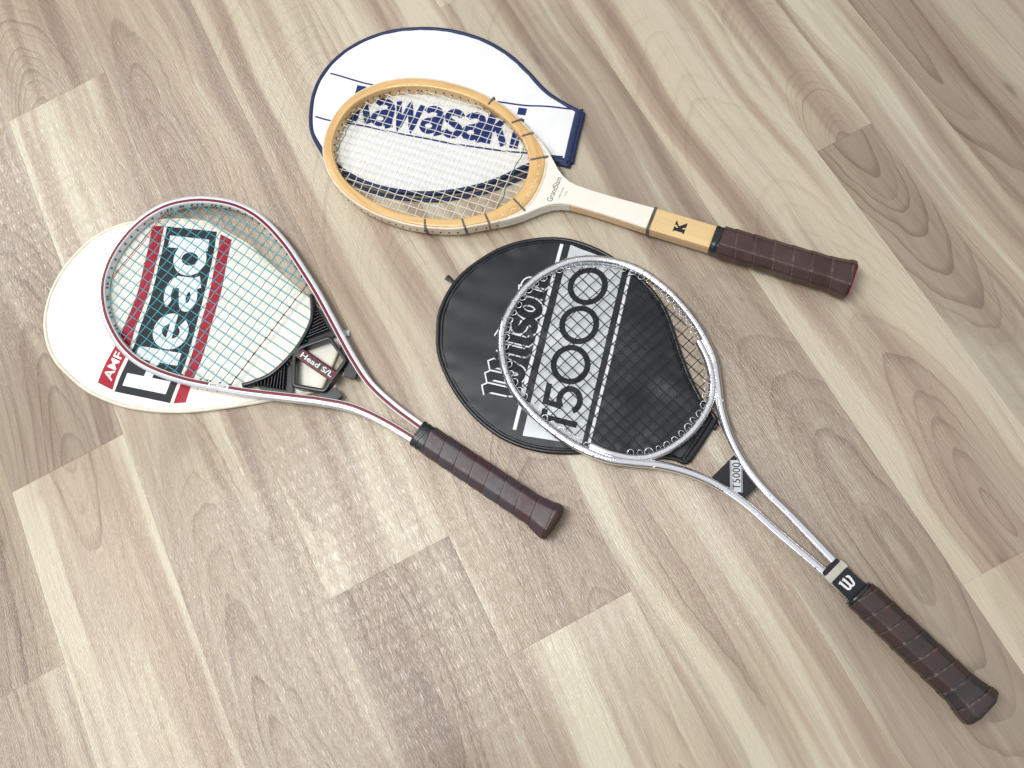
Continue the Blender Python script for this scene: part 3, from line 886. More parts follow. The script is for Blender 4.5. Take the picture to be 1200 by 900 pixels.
# outlined gothic word: wide white strokes with narrower black strokes on top
wq = quad_map(*[wc.loc(p) for p in ((0.0990, 0.4541), (0.1307, 0.4211), (0.0264, 0.3060), (-0.0048, 0.3336))])
kw = 0.305
def wmap(x, y):
    return wq(1 - y, x * kw)
G = []
for x in (0.10, 0.42, 0.74):
    G.append([(x - 0.13, 0.86), (x, 0.93), (x + 0.02, 0.90), (x + 0.02, 0.30)])
G.append(arc(0.28, 0.26, 0.15, 0.22, 180, 360, 16)); G.append(arc(0.60, 0.26, 0.15, 0.22, 180, 360, 16))
G.append([(0.78, 0.32), (0.86, 0.62), (0.98, 0.90)])
G.append([(1.12, 0.60), (1.20, 0.62), (1.20, 0.12), (1.30, 0.04)]); G.append([(1.19, 0.84), (1.21, 0.90)])
G.append([(1.42, 0.98), (1.50, 0.95), (1.50, 0.12), (1.60, 0.04)])
G.append([(2.02, 0.58)] + arc(1.88, 0.48, 0.13, 0.12, 60, 250, 14) + arc(1.90, 0.20, 0.14, 0.15, 80, -140, 18))
G.append(arc(2.38, 0.33, 0.19, 0.28, 0, 360, 32))
G.append([(2.72, 0.60), (2.80, 0.62), (2.80, 0.04)]); G.append([(2.80, 0.46)] + arc(2.95, 0.45, 0.15, 0.15, 150, 0, 14) + [(3.10, 0.10), (3.20, 0.03)])
place_strokes('outline_lettering', G, wmap, wc.lift(0.0004), M['white_ink'], wroot, 0.275)
place_strokes('outline_lettering_core', G, wmap, wc.lift(0.0004), M['black_ink'], wroot, 0.195, 0.0005)

# ------------------------------------------------------------------ racket building blocks
def mirror_outline(tab):
    """(s, half width) from the neck to the tip -> one polyline, left side first"""
    L = [Vector((s, w)) for s, w in tab]
    R = [Vector((s, -w)) for s, w in tab[::-1] if w > 1e-6]
    return L + R

def inner_span(poly, axis, val):
    """sorted crossings of a closed 2-D polygon with the line coord[axis] = val"""
    o = 1 - axis
    hits = []
    n = len(poly)
    for i in range(n):
        a, b = poly[i], poly[(i + 1) % n]
        if (a[axis] - val) * (b[axis] - val) < 0:
            t = (val - a[axis]) / (b[axis] - a[axis])
            hits.append(a[o] + (b[o] - a[o]) * t)
    return sorted(hits)

def strings(root, poly, mains, crosses, z, rad, mat, ext, amp=0.0007):
    ends = []
    for i, t in enumerate(mains):
        h = inner_span(poly, 1, t)
        if len(h) < 2:
            continue
        a, b = h[0] - ext, h[-1] + ext
        ends += [(h[0], t), (h[-1], t)]
        pts = [(a, t, z)]
        for j, s in enumerate(crosses):
            if h[0] + 0.003 < s < h[-1] - 0.003:
                pts.append((s, t + random.uniform(-1, 1) * 0.00015, z + (amp if (i + j) % 2 else -amp)))
        pts.append((b, t, z))
        tube('main_string', pts, rad, mat, root, 5, False, 1.0, False)
    for j, s in enumerate(crosses):
        h = inner_span(poly, 0, s)
        if len(h) < 2:
            continue
        a, b = h[0] - ext, h[-1] + ext
        ends += [(s, h[0]), (s, h[-1])]
        pts = [(s, a, z)]
        for i, t in enumerate(mains):
            if h[0] + 0.003 < t < h[-1] - 0.003:
                pts.append((s + random.uniform(-1, 1) * 0.0002, t, z + (-amp if (i + j) % 2 else amp)))
        pts.append((s, b, z))
        tube('cross_string', pts, rad, mat, root, 5, False, 1.0, False)
    return ends

def grip(root, length, aw, bh, zc, mat, cap_mat, pitch=0.021, flare=1.32, taper=0.92, hand=1):
    NA, NS = 72, 280
    V, F = [], []
    def oct_r(phi, a, b, c):
        best = 1e9
        for k in range(8):
            d = a if k in (0, 4) else (b if k in (2, 6) else c)
            cs = math.cos(phi - k * PI / 4)
            if cs > 0.05:
                best = min(best, d / cs)
        return best
    for i in range(NS + 1):
        s = length * i / NS
        k = s / length
        sc = 1.0 + (taper - 1.0) * k
        e = max(0.0, 1 - s / 0.030)
        sc *= 1 + (flare - 1) * (e * e * (3 - 2 * e))
        if s < 0.004:
            sc *= 0.90 + 0.10 * math.sqrt(max(0, 1 - (1 - s / 0.004) ** 2))
        for j in range(NA):
            ph = 2 * PI * j / NA
            a, b = aw * sc, bh * (1 + (sc - 1) * 0.62)
            c = (a * 0.5 + b * 0.5) * 1.06
            r = oct_r(ph, a, b, c)
            r2 = 1 / math.sqrt((math.cos(ph) / a) ** 2 + (math.sin(ph) / b) ** 2)
            r = r * 0.92 + r2 * 0.08
            w = (s / pitch + hand * ph / (2 * PI)) % 1.0
            kk = math.floor(s / pitch + hand * ph / (2 * PI))
            r += 0.00022 * math.sin(kk * 12.9898 + aw * 1000)
            r += 0.0010 * (w if w < 0.90 else 0.90 * (1 - (w - 0.90) / 0.10))
            V.append((s, r * math.cos(ph), zc + r * math.sin(ph)))
    for i in range(NS):
        for j in range(NA):
            l = (j + 1) % NA
            F.append((i * NA + j, i * NA + l, (i + 1) * NA + l, (i + 1) * NA + j))
    F.append(tuple(NS * NA + j for j in range(NA)))
    g = mesh_obj('grip', V, F, mat, root, True, 50)
    # butt cap: a shallow recessed plate with a rolled lip
    CV, CF = [(-0.0008, 0, zc)], []
    for q, dx in ((0.55, -0.0008), (0.72, -0.0012), (0.80, -0.0002), (0.93, -0.0010), (0.985, 0.0010)):
        for j in range(NA):
            v = V[j]
            CV.append((dx, v[1] * q, zc + (v[2] - zc) * q))
    for j in range(NA):
        CF.append((0, 1 + j, 1 + (j + 1) % NA))
    for k in range(4):
        for j in range(NA):
            l = (j + 1) % NA
            CF.append((1 + k * NA + j, 1 + k * NA + l, 1 + (k + 1) * NA + l, 1 + (k + 1) * NA + j))
    mesh_obj('butt_cap', CV, CF, cap_mat, root, True, 40)
    return g

def collar(root, s0, s1, aw, bh, zc, mat, name='collar', wob=0.0004):
    V, F = [], []
    NA, NS = 40, 14
    for i in range(NS + 1):
        s = s0 + (s1 - s0) * i / NS
        for j in range(NA):
            ph = 2 * PI * j / NA
            r = 1 / ((abs(math.cos(ph)) / aw) ** 3.2 + (abs(math.sin(ph)) / bh) ** 3.2) ** (1 / 3.2)
            r += wob * math.sin(ph * 2 + s * 900)
            V.append((s, r * math.cos(ph), zc + r * math.sin(ph)))
    for i in range(NS):
        for j in range(NA):
            l = (j + 1) % NA
            F.append((i * NA + j, i * NA + l, (i + 1) * NA + l, (i + 1) * NA + j))
    F.append(tuple(range(NA))); F.append(tuple(NS * NA + j for j in range(NA)))
    return mesh_obj(name, V, F, mat, root, True, 50)

def dots(name, pts, rad, mat, root, sides=6):
    """little cylinders at (position, direction)"""
    V, F = [], []
    for p, d, ln in pts:
        p, d = Vector(p), Vector(d).normalized()
        u = Vector((0, 0, 1)); sd = d.cross(u).normalized(); up = sd.cross(d)
        b = len(V)
        for e in (0, 1):
            for k in range(sides):
                a = 2 * PI * k / sides
                V.append(p + d * (ln * e) + sd * rad * math.cos(a) + up * rad * math.sin(a))
        for k in range(sides):
            l = (k + 1) % sides
            F.append((b + k, b + l, b + sides + l, b + sides + k))
        F.append(tuple(b + sides + k for k in range(sides)))
        F.append(tuple(b + k for k in range(sides))[::-1])
    o = mesh_obj(name, V, F, mat, root, False)
    o['kind'] = 'stuff'
    return o

def path_map(path, h, up_sign=1):
    """text along a 2-D path; v up is the path's left side"""
    Pp = resample(path, 100)
    N2 = normals2d(Pp)
    def f(u, v):
        i = max(0, min(98.999, u * 99)); k = int(i); t = i - k
        return Pp[k].lerp(Pp[k + 1], t) + N2[k].lerp(N2[k + 1], t) * (v * h * up_sign)
    return f

flatz = lambda z: (lambda x, y: z)

# ------------------------------------------------------------------ racket 1: white and red frame with teal strings
rh = thing('tennis_racket', 'white metal tennis racket with red stripe, teal strings and black plastic throat', 'tennis racket', (-0.0044, 0.1532, 0), math.radians(118.4), 'tennis rackets')
HT = [(0.176, 0.0132), (0.190, 0.0135), (0.235, 0.0158), (0.275, 0.0220), (0.310, 0.0350), (0.342, 0.0500), (0.385, 0.0710), (0.412, 0.0835), (0.446, 0.0975), (0.480, 0.1105), (0.520, 0.1210), (0.555, 0.1243), (0.590, 0.1190), (0.625, 0.1045), (0.650, 0.0870), (0.668, 0.0675), (0.680, 0.0440), (0.686, 0.0210), (0.6875, 0.0)]
out_h = resample(catmull(mirror_outline(HT), 8), 260)
nr_h = normals2d(out_h)          # left of travel (neck->tip on the +t side) points outwards
def off(P, N, d):
    return [p + n * d for p, n in zip(P, N)]
HW = 0.0098
HZ0, HZ1 = 0.0064, 0.0196
fz0 = [HZ0 if p.x > 0.40 else max(0.0036, HZ0 - (0.40 - p.x) * 0.04) for p in out_h]
sweep('frame', off(out_h, nr_h, -HW), out_h, fz0, HZ1, M['white_paint'], rh, False, 0.0024)
sweep('red_stripe', off(out_h, nr_h, -0.0082), off(out_h, nr_h, -0.0047), HZ1 - 0.0012, HZ1 + 0.00025, M['red_paint'], rh, False, 0.0002)
sweep('silver_side', off(out_h, nr_h, -0.0036), off(out_h, nr_h, 0.00015), HZ1 - 0.0022, HZ1 + 0.0001, M['silver_paint'], rh, False, 0.0016)
YARC = [(0.4120, 0.0700), (0.4040, 0.0610), (0.3900, 0.0395), (0.3840, 0.0100), (0.3840, -0.0150), (0.3900, -0.0430), (0.4040, -0.0620), (0.4120, -0.0700)]
ya = resample(catmull([Vector(p) for p in YARC], 10), 60)
yn = normals2d(ya)
sweep('throat_bow', off(ya, yn, -0.0022), off(ya, yn, 0.0022), 0.0078, 0.0205, M['black_plastic'], rh, False, 0.001)
# inner outline of the head: frame inside + bow
ins = off(out_h, nr_h, -HW)
poly_h = [p for p in ins if p.x > 0.413] + ya[::-1]
poly_h = [p for p in ins if p.x > 0.410 and p.y > 0] + [p for p in ins if p.x > 0.410 and p.y <= 0] + [p + n * 0 for p, n in zip(ya[::-1], yn)]
mains_h = [(-8.5 + k) * 0.0121 for k in range(18)]
cross_h = [0.4270 + k * 0.01225 for k in range(20)]
ZS = 0.0150
ends_h = strings(rh, poly_h, mains_h, cross_h, ZS, 0.00058, M['teal_string'], 0.004)
ch = Vector((0.540, 0.0))
dots('grommets', [((s + (ch.x - s) * 0.006, t + (ch.y - t) * 0.006, ZS), (ch.x - s, ch.y - t, 0), 0.0012) for s, t in ends_h], 0.0015, M['grommet'], rh)
dots('frame_slots', [((0.46 - k * 0.012, (0.1045 - k * 0.0056), 0.0150), (-0.4, 1, 0), 0.0010) for k in range(8)], 0.0009, M['grommet'], rh)
# red thread woven in near the throat and near the tip
tube('red_thread', [(0.4265 + random.uniform(-1, 1) * 0.0006, -0.086 + k * 0.0062, ZS + (0.0014 if k % 2 else 0.0004)) for k in range(29)], 0.00048, M['dark_red_thread'], rh, 5)
dots('thread_knots', [((0.4268, t, ZS - 0.0004), (0, 0.01, 1), 0.0022) for t in mains_h if abs(t) < 0.086], 0.0011, M['dark_red_thread'], rh)
for dz_, ds in ((0.0012, 0.0), (0.0009, -0.0022)):
    tube('red_thread', [(0.6585 + ds + 0.0035 * math.cos(k * 0.35) * 0.2, -0.058 + k * 0.0058, ZS + dz_ * (1 if k % 2 else 0.3)) for k in range(20)], 0.00042, M['red_thread'], rh, 5)
# ribbed throat piece
def bar(name, p, q, w, z0, z1, mat, root, bev=0.0005):
    p, q = Vector(p), Vector(q)
    d = (q - p).normalized(); n = Vector((-d.y, d.x)) * (w / 2)
    pts = [p.lerp(q, k / 4) for k in range(5)]
    return sweep(name, [x - n for x in pts], [x + n for x in pts], z0, z1, mat, root, False, bev)
for sg in (1, -1):
    prism('throat_web', [(0.4040, sg * 0.0625), (0.3930, sg * 0.0440), (0.3860, sg * 0.0180), (0.3790, sg * 0.0150), (0.3560, sg * 0.0420), (0.3540, sg * 0.0480), (0.3700, sg * 0.0550), (0.3850, sg * 0.0610)][::sg], 0.0085, 0.0115, M['black_plastic'], rh, 0.0003)
    for k in range(9):
        f = k / 9
        a = Vector((0.3850, sg * 0.0190)).lerp(Vector((0.4035, sg * 0.0600)), f)
        a.x -= 0.0040 * 4 * f * (1 - f)
        b = Vector((0.3660, sg * 0.0460)).lerp(Vector((0.4000, sg * 0.0605)), f)
        if (a - b).length > 0.003:
            bar('rib', a, b, 0.0013, 0.0112, 0.0172, M['black_plastic'], rh, 0.0003)
def rounded(poly, r, n=6):
    P_ = [Vector(p) for p in poly]
    out = []
    for i, p in enumerate(P_):
        u = (P_[i - 1] - p).normalized() * r; v = (P_[(i + 1) % len(P_)] - p).normalized() * r
        for k in range(n + 1):
            t = k / n
            out.append((p + u) * (1 - t) ** 2 + p * (2 * t * (1 - t)) + (p + v) * t * t)
    return out
op = resample(rounded([(0.3820, 0.0050), (0.3820, -0.0080), (0.3575, -0.0400), (0.3180, -0.0265), (0.3170, 0.0215), (0.3570, 0.0380)], 0.0050), 110, True)
on = normals2d(op, True)
sgn = 1 if on[0].dot(op[0] - Vector((0.345, 0))) > 0 else -1
sweep('throat_ring', [p - n * (sgn * 0.0046) for p, n in zip(op, on)], op, 0.0085, 0.0205, M['black_plastic'], rh, True, 0.0008)
for sg in (1, -1):
    prism('throat_foot', [(0.3120, sg * 0.0080), (0.3300, sg * 0.0330), (0.3230, sg * 0.0365), (0.3020, sg * 0.0250), (0.2985, sg * 0.0130)][::sg], 0.0080, 0.0150, M['black_plastic'], rh, 0.0006)
bar('name_bar', (0.3790, -0.0015), (0.3195, -0.0010), 0.0140, 0.0100, 0.0203, M['black_plastic'], rh, 0.0008)
prism('name_plate', [(0.3735, -0.0065), (0.3735, 0.0040), (0.3195, 0.0045), (0.3195, -0.0060)], 0.0206, 0.0209, M['red_ink'], rh, 0)
prism('name_plate_inlay', [(0.3725, -0.0055), (0.3725, 0.0030), (0.3205, 0.0035), (0.3205, -0.0050)], 0.0210, 0.0212, M['black_plastic'], rh, 0)
nm = quad_map((0.3715, -0.0046), (0.3215, -0.0041), (0.3215, 0.0024), (0.3715, 0.0019))
place_text('plate_lettering', 'Head S/L', nm, flatz(0.0214), M['white_ink'], rh, offset=0.015)
vm = quad_map((0.4480, 0.0905), (0.4265, 0.0815), (0.4255, 0.0840), (0.4470, 0.0930))
bar('name_patch', (0.4490, 0.0919), (0.4245, 0.0816), 0.0042, HZ1 - 0.0003, HZ1 + 0.0004, M['white_paint'], rh, 0.0001)
place_text('frame_lettering', 'VECTOR', vm, flatz(HZ1 + 0.0006), M['black_ink'], rh, offset=0.01)
collar(rh, 0.168, 0.191, 0.0165, 0.0122, 0.0158, M['black_tape'])
grip(rh, 0.175, 0.0172, 0.0145, 0.0176, M['leather_h'], M['butt_dark'], 0.0212, 1.27, 0.95, -1)

# ------------------------------------------------------------------ racket 2: chromed steel frame with black strings
rw = thing('tennis_racket', 'chromed steel tennis racket with black strings and wire-wrapped round head', 'tennis racket', (0.2853, -0.2097, 0), math.radians(105.76), 'tennis rackets')
TR = 0.0051
ZT = 0.0122
WT = [(0.150, 0.0125), (0.190, 0.0132), (0.252, 0.0168), (0.295, 0.0182), (0.330, 0.0240), (0.360, 0.0350), (0.389, 0.0520), (0.415, 0.0735), (0.438, 0.0905), (0.471, 0.1040), (0.498, 0.1105), (0.527, 0.1140), (0.550, 0.1140), (0.572, 0.1115), (0.592, 0.1055), (0.614, 0.0940), (0.634, 0.0780), (0.650, 0.0580), (0.660, 0.0330), (0.6645, 0.0120), (0.6650, 0.0)]
wo = resample(catmull(mirror_outline(WT), 8), 300)
wn_ = normals2d(wo)
wcn = off(wo, wn_, -TR)
tube('frame_tube', [(p.x, p.y, ZT) for p in wcn], TR, M['chrome'], rw, 14)
# bow closing the head at the throat, lying just inside the tube
WB = [(0.4640, 0.0880), (0.4420, 0.0790), (0.4210, 0.0650), (0.4080, 0.0500), (0.4000, 0.0310), (0.3962, 0.0120), (0.3955, 0.0), (0.3962, -0.0120), (0.4000, -0.0310), (0.4080, -0.0500), (0.4210, -0.0650), (0.4420, -0.0790), (0.4640, -0.0880)]
wb = resample(catmull([Vector(p) for p in WB], 8), 120)
tube('throat_bow', [(p.x, p.y, ZT + 0.0008) for p in wb], TR * 0.92, M['chrome'], rw, 12)
head_in = [p for p in off(wo, wn_, -2 * TR) if p.x > 0.46]
poly_w = head_in + [p + Vector((0.0043, 0)) for p in wb[::-1] if p.x < 0.46]
cen_w = Vector((0.53, 0.0))
poly_w2 = [cen_w + (p - cen_w) * (1 - 0.0060 / (p - cen_w).length) for p in poly_w]
mains_w = [(-8.5 + k) * 0.0109 for k in range(18)]
cross_w = [0.4130 + k * 0.01205 for k in range(20)]
strings(rw, poly_w2, mains_w, cross_w, ZT, 0.00060, M['black_string'], 0.0012)
# wire wraps: a turn round the tube with a loop reaching in to the strings
def wire_mesh():
    pts = []
    for k in range(15):
        a = 2 * PI * k / 14
        pts.append(Vector((0.0012 * math.sin(a * 0.5) - 0.0006, (TR + 0.0006) * math.cos(a), (TR + 0.0006) * math.sin(a))))
    lp = []
    for k in range(13):
        a = PI * k / 12
        lp.append(Vector((-0.0042 * math.cos(a), -(TR + 0.0002) - 0.0044 * math.sin(a), 0.0018 * math.sin(a))))
    V, F = [], []
    for P_ in (pts, lp):
        b = len(V)
        n = len(P_)
        for i in range(n):
            d = (P_[min(n - 1, i + 1)] - P_[max(0, i - 1)]).normalized()
            u = Vector((0, 0, 1)) if abs(d.z) < 0.8 else Vector((1, 0, 0))
            sd = d.cross(u).normalized(); up = sd.cross(d)
            for k in range(5):
                a = 2 * PI * k / 5
                V.append(P_[i] + sd * 0.00052 * math.cos(a) + up * 0.00052 * math.sin(a))
        for i in range(n - 1):
            for k in range(5):
                l = (k + 1) % 5
                F.append((b + i * 5 + k, b + i * 5 + l, b + (i + 1) * 5 + l, b + (i + 1) * 5 + k))
    return V, F
wv, wf = wire_mesh()
w0 = None
ringpath = resample([p for p in wcn if p.x > 0.432], 50)
rn2 = normals2d(ringpath)
bowpath = resample([p for p in wb if p.x < 0.432][::-1], 16)
bn2 = normals2d(bowpath)
seqs = [(p, n) for p, n in zip(ringpath, rn2)] + [(p, n) for p, n in zip(bowpath[1:-1], bn2[1:-1])]
for p, n in seqs:
    if (p + n * 0.01 - cen_w).length < (p - cen_w).length:
        n = -n
    if w0 is None:
        w0 = mesh_obj('wire_wrap', wv, wf, M['wire'], rw, True)
        o = w0
    else:
        o = w0.copy(); COL.objects.link(o); o.parent = rw
    # local +y outwards
    ang = math.atan2(n.y, n.x) - PI / 2 + random.uniform(-0.12, 0.12)
    o.location = (p.x, p.y, ZT)
    o.rotation_euler = (random.uniform(-0.15, 0.15), 0, ang)
    k = random.uniform(0.88, 1.06)
    o.scale = (k * random.uniform(0.7, 1.15), k, 1.0)
for sg in (1, -1):
    tube('end_clip', [(0.4020, sg * 0.0510, ZT + 0.001), (0.3950, sg * 0.0545, ZT + 0.001)], 0.0034, M['clear_plastic'], rw, 10)
prism('throat_plate', [(0.3440, 0.0190), (0.3440, -0.0190), (0.3030, -0.0125), (0.3030, 0.0125)], ZT - 0.0005, ZT + 0.0010, M['black_plastic'], rw, 0.0003)
pc = Vector((0.3262, -0.0022))
pd = Vector((-0.48, 0.877)).normalized(); pn = Vector((-pd.y, pd.x))
# silver label crosses the plate squarely to the camera's vertical in the photograph
pd = Vector((0.69, -0.724)).normalized(); pn = Vector((-pd.y, pd.x))
hl, hwid = 0.0178, 0.0066
prism('silver_label', [pc - pd * hl - pn * hwid, pc + pd * hl - pn * hwid, pc + pd * hl + pn * hwid, pc - pd * hl + pn * hwid], ZT + 0.0012, ZT + 0.0016, M['silver_ink'], rw, 0)
lm_ = quad_map(pc - pd * hl * 0.85 + pn * 0.0042, pc + pd * hl * 0.85 + pn * 0.0042, pc + pd * hl * 0.85 - pn * 0.0042, pc - pd * hl * 0.85 - pn * 0.0042)
place_text('label_lettering', 'T5000', lm_, flatz(ZT + 0.0019), M['black_ink'], rw, offset=0.0)
for sg in (1, -1):
    q = pc + pn * (sg * 0.0056)
    bar('label_line', q - pd * hl * 0.97, q + pd * hl * 0.97, 0.0006, ZT + 0.0015, ZT + 0.0018, M['black_ink'], rw, 0.00005)
# throat block with emblem
prism('throat_block', [(0.1530, 0.0125), (0.1940, 0.0112), (0.1940, -0.0112), (0.1530, -0.0125)], 0.0060, 0.0186, M['black_plastic'], rw, 0.0008)
prism('metal_band', [(0.1800, 0.0135), (0.1895, 0.0130), (0.1895, -0.0130), (0.1800, -0.0135)], 0.0055, 0.0190, M['gold_band'], rw, 0.0006)
em = [(1.0, 1)]
def emap(x, y):
    # emblem reads across the shaft, tops towards the head
    return Vector((0.1625 + 0.0125 * y, 0.0080 - 0.0165 * x))
ES = [[(0.02, 0.90), (0.14, 0.95), (0.17, 0.35)] + arc(0.30, 0.28, 0.13, 0.20, 190, 350, 10), [(0.32, 0.90), (0.44, 0.95), (0.46, 0.35)] + arc(0.60, 0.28, 0.14, 0.20, 190, 350, 10) + [(0.80, 0.62)] + arc(0.68, 0.78, 0.13, 0.14, -20, 100, 8)]
place_strokes('emblem', ES, emap, flatz(0.0189), M['white_ink'], rw, 0.15)
collar(rw, 0.147, 0.155, 0.0160, 0.0122, 0.0152, M['black_tape'])
grip(rw, 0.152, 0.0182, 0.0148, 0.0178, M['leather_w'], M['butt_dark'], 0.0195, 1.26, 0.90, 1)

# ------------------------------------------------------------------ racket 3: wooden frame
rk = thing('tennis_racket', 'honey-coloured wooden tennis racket with ivory throat and pale strings', 'tennis racket', (0.4335 - 0.0015, 0.2394 - 0.0013, 0), math.radians(130.7), 'tennis rackets')
KO = [(0.6905, 0.0), (0.6890, 0.018), (0.6840, 0.036), (0.6760, 0.0510), (0.6620, 0.0675), (0.6420, 0.0830), (0.6150, 0.0955), (0.5800, 0.1036), (0.5450, 0.1053), (0.5170, 0.1032), (0.4860, 0.0965), (0.4640, 0.0890), (0.4420, 0.0770), (0.4230, 0.0660), (0.4060, 0.0530), (0.3930, 0.0370), (0.3875, 0.0180), (0.3862, 0.0)]
KI = [(0.6795, 0.0), (0.6780, 0.017), (0.6735, 0.032), (0.6660, 0.0450), (0.6530, 0.0595), (0.6350, 0.0730), (0.6090, 0.0845), (0.5770, 0.0920), (0.5450, 0.0940), (0.5180, 0.0920), (0.4900, 0.0855), (0.4690, 0.0780), (0.4490, 0.0670), (0.4340, 0.0560), (0.4220, 0.0430), (0.4130, 0.0290), (0.4080, 0.0140), (0.4065, 0.0)]
def ring(tab, n=220):
    pts = [Vector(p) for p in tab] + [Vector((s, -w)) for s, w in tab[::-1][1:-1]]
    return resample(catmull(pts, 8, True), n, True)
ko, ki = ring(KO), ring(KI)
# pair the two rings by angle about the centre
ck = Vector((0.540, 0.0))
def by_angle(R, n):
    A = []
    for k in range(n):
        a = 2 * PI * k / n
        d = Vector((math.cos(a), math.sin(a)))
        best = None
        for i in range(len(R)):
            p, q = R[i] - ck, R[(i + 1) % len(R)] - ck
            c1, c2 = d.cross(p), d.cross(q)
            if c1 * c2 <= 0 and p.dot(d) > 0:
                t = c1 / (c1 - c2) if abs(c1 - c2) > 1e-12 else 0
                best = ck + p.lerp(q, t)
        A.append(best if best is not None else R[0])
    return A
ko, ki = by_angle(ko, 200), by_angle(ki, 200)
ki = [p + (ck - p).normalized() * 0.0024 for p in ki]
KZ0, KZ1 = 0.0066, 0.0252
kmid = [a.lerp(b, 0.16) for a, b in zip(ko, ki)]
sweep('bow', ki, kmid, KZ0, KZ1, M['ash'], rk, True, 0.0020, 0.0002)
# bleached outer lamination
sweep('outer_lamination', [p.lerp(q, 0.12) for p, q in zip(kmid, ki)], ko, KZ0 + 0.0007, KZ1 - 0.0012, M['ply_edge'], rk, True, 0.0016)
# throat wedge and shaft
shoulder = [(0.3560, 0.0165), (0.3660, 0.0210), (0.3760, 0.0285), (0.3860, 0.0380), (0.3960, 0.0475), (0.4080, 0.0565), (0.4200, 0.0645)]
inner_sh = [(0.4130, 0.0570), (0.3990, 0.0440), (0.3905, 0.0290), (0.3872, 0.0150), (0.3866, 0.0)]
SH = [(0.2430, 0.0148), (0.2700, 0.0140), (0.3000, 0.0133), (0.3250, 0.0133), (0.3450, 0.0142)]
def both(half_in, half_out):
    return half_out + half_in + [(q, -w) for q, w in half_in[::-1][1:]] + [(q, -w) for q, w in half_out[::-1]]
prism('throat_wedge', both(inner_sh, [(0.3450, 0.0142)] + shoulder)[::-1], KZ0 + 0.0010, KZ1 - 0.0042, M['ivory'], rk, 0.0004)
prism('ivory_overlay', both(inner_sh, [(q, w - 0.0003) for q, w in SH + shoulder])[::-1], KZ1 - 0.0041, KZ1 - 0.0010, M['ivory'], rk, 0.0007)
shl = [Vector(p) for p in SH]
sweep('shaft', [Vector((p.x - 0.0002, -p.y)) for p in shl], [Vector((p.x - 0.0002, p.y)) for p in shl], 0.0075, KZ1 - 0.0043, M['ash_side'], rk, False, 0.0006)
hb = [Vector((0.2428, 0.0149)), Vector((0.2050, 0.0150)), Vector((0.1620, 0.0150))]
sweep('handle_block', [Vector((p.x, -p.y)) for p in hb], hb, 0.0070, KZ1 - 0.0012, M['ash_side'], rk, False, 0.0010)
sweep('handle_overlay', [Vector((p.x, -p.y + 0.0006)) for p in hb], [Vector((p.x, p.y - 0.0006)) for p in hb], KZ1 - 0.0030, KZ1 - 0.0008, M['ash_plain'], rk, False, 0.0005)
# whippings round the bow and shaft
def whipping(p_in, p_out, w, z0, z1, root):
    a, b = Vector(p_in), Vector(p_out)
    d = (b - a).normalized()
    a, b = a - d * 0.0002, b + d * 0.0003
    n = Vector((-d.y, d.x))
    for k in (-1, 1):
        q = n * (w * 0.27 * k)
        pts = [(a + q).to_3d() + Vector((0, 0, z1)), (b + q).to_3d() + Vector((0, 0, z1)), (b + q).to_3d() + Vector((0, 0, z0)), (a + q).to_3d() + Vector((0, 0, z0))]
        P2 = []
        for i in range(4):
            for j in range(5):
                P2.append(pts[i].lerp(pts[(i + 1) % 4], j / 5))
        tube('whipping', P2, w * 0.30, M['whip'], root, 6, True)
for a, b in (((0.4960, -0.0880), (0.4930, -0.0995)), ((0.4560, -0.0715), (0.4460, -0.0805)), ((0.4360, -0.0575), (0.4250, -0.0660)), ((0.4130, -0.0290), (0.3945, -0.0400)),
             ((0.4130, 0.0290), (0.3940, 0.0395)), ((0.4390, 0.0600), (0.4300, 0.0695)), ((0.4640, 0.0755), (0.4560, 0.0855)), ((0.5090, 0.0910), (0.5040, 0.1020))):
    whipping(a, b, 0.0024, KZ0 + 0.0003, KZ1 + 0.0003, rk)
whipping((0.2428, -0.0150), (0.2428, 0.0150), 0.0034, 0.0070, KZ1 - 0.0004, rk)
mains_k = [(-8.5 + k) * 0.01015 for k in range(18)]
cross_k = [0.4330 + k * 0.01190 for k in range(20)]
ends_k = strings(rk, ki, mains_k, cross_k, 0.0158, 0.00052, M['gut_string'], 0.0030)
dots('string_holes', [((s + (ck.x - s) * 0.004, t + (ck.y - t) * 0.004, 0.0158), (ck.x - s, ck.y - t, 0), 0.0006) for s, t in ends_k], 0.0015, M['hole'], rk)
outer_holes = []
for i in range(0, 200, 3):
    p, n = ko[i], (ko[i] - ck).normalized()
    outer_holes.append(((p.x, p.y, 0.0146 + random.uniform(-1, 1) * 0.0008), (n.x, n.y, 0), 0.0004))
dots('outer_string_holes', [((p[0] - d[0] * 0.0004, p[1] - d[1] * 0.0004, p[2]), d, 0.0008) for p, d, l in outer_holes], 0.0015, M['hole'], rk)
# prints
um = lambda s0, s1, t0, t1: quad_map((s1, t0), (s1, t1), (s0, t1), (s0, t0))
place_text('throat_lettering', 'GrandSlam', um(0.3665, 0.3735, 0.0175, -0.0175), flatz(KZ1 - 0.0010), M['olive_ink'], rk, offset=0.0)
place_text('fine_print', 'NEW SUPER', um(0.3590, 0.3610, 0.0090, -0.0060), flatz(KZ1 - 0.0010), M['black_ink'], rk)
place_text('fine_print', 'MODEL', um(0.3530, 0.3548, 0.0055, -0.0025), flatz(KZ1 - 0.0010), M['black_ink'], rk)
KS = [(0.30, [(0.26, 0.06), (0.26, 0.94)]), (0.12, [(0.02, 0.05), (0.46, 0.05)]), (0.12, [(0.02, 0.95), (0.46, 0.95)]), (0.13, [(0.30, 0.42), (0.80, 0.92)]), (0.30, [(0.42, 0.56), (0.82, 0.06)]), (0.12, [(0.58, 0.05), (1.0, 0.05)]), (0.12, [(0.60, 0.95), (0.98, 0.95)])]
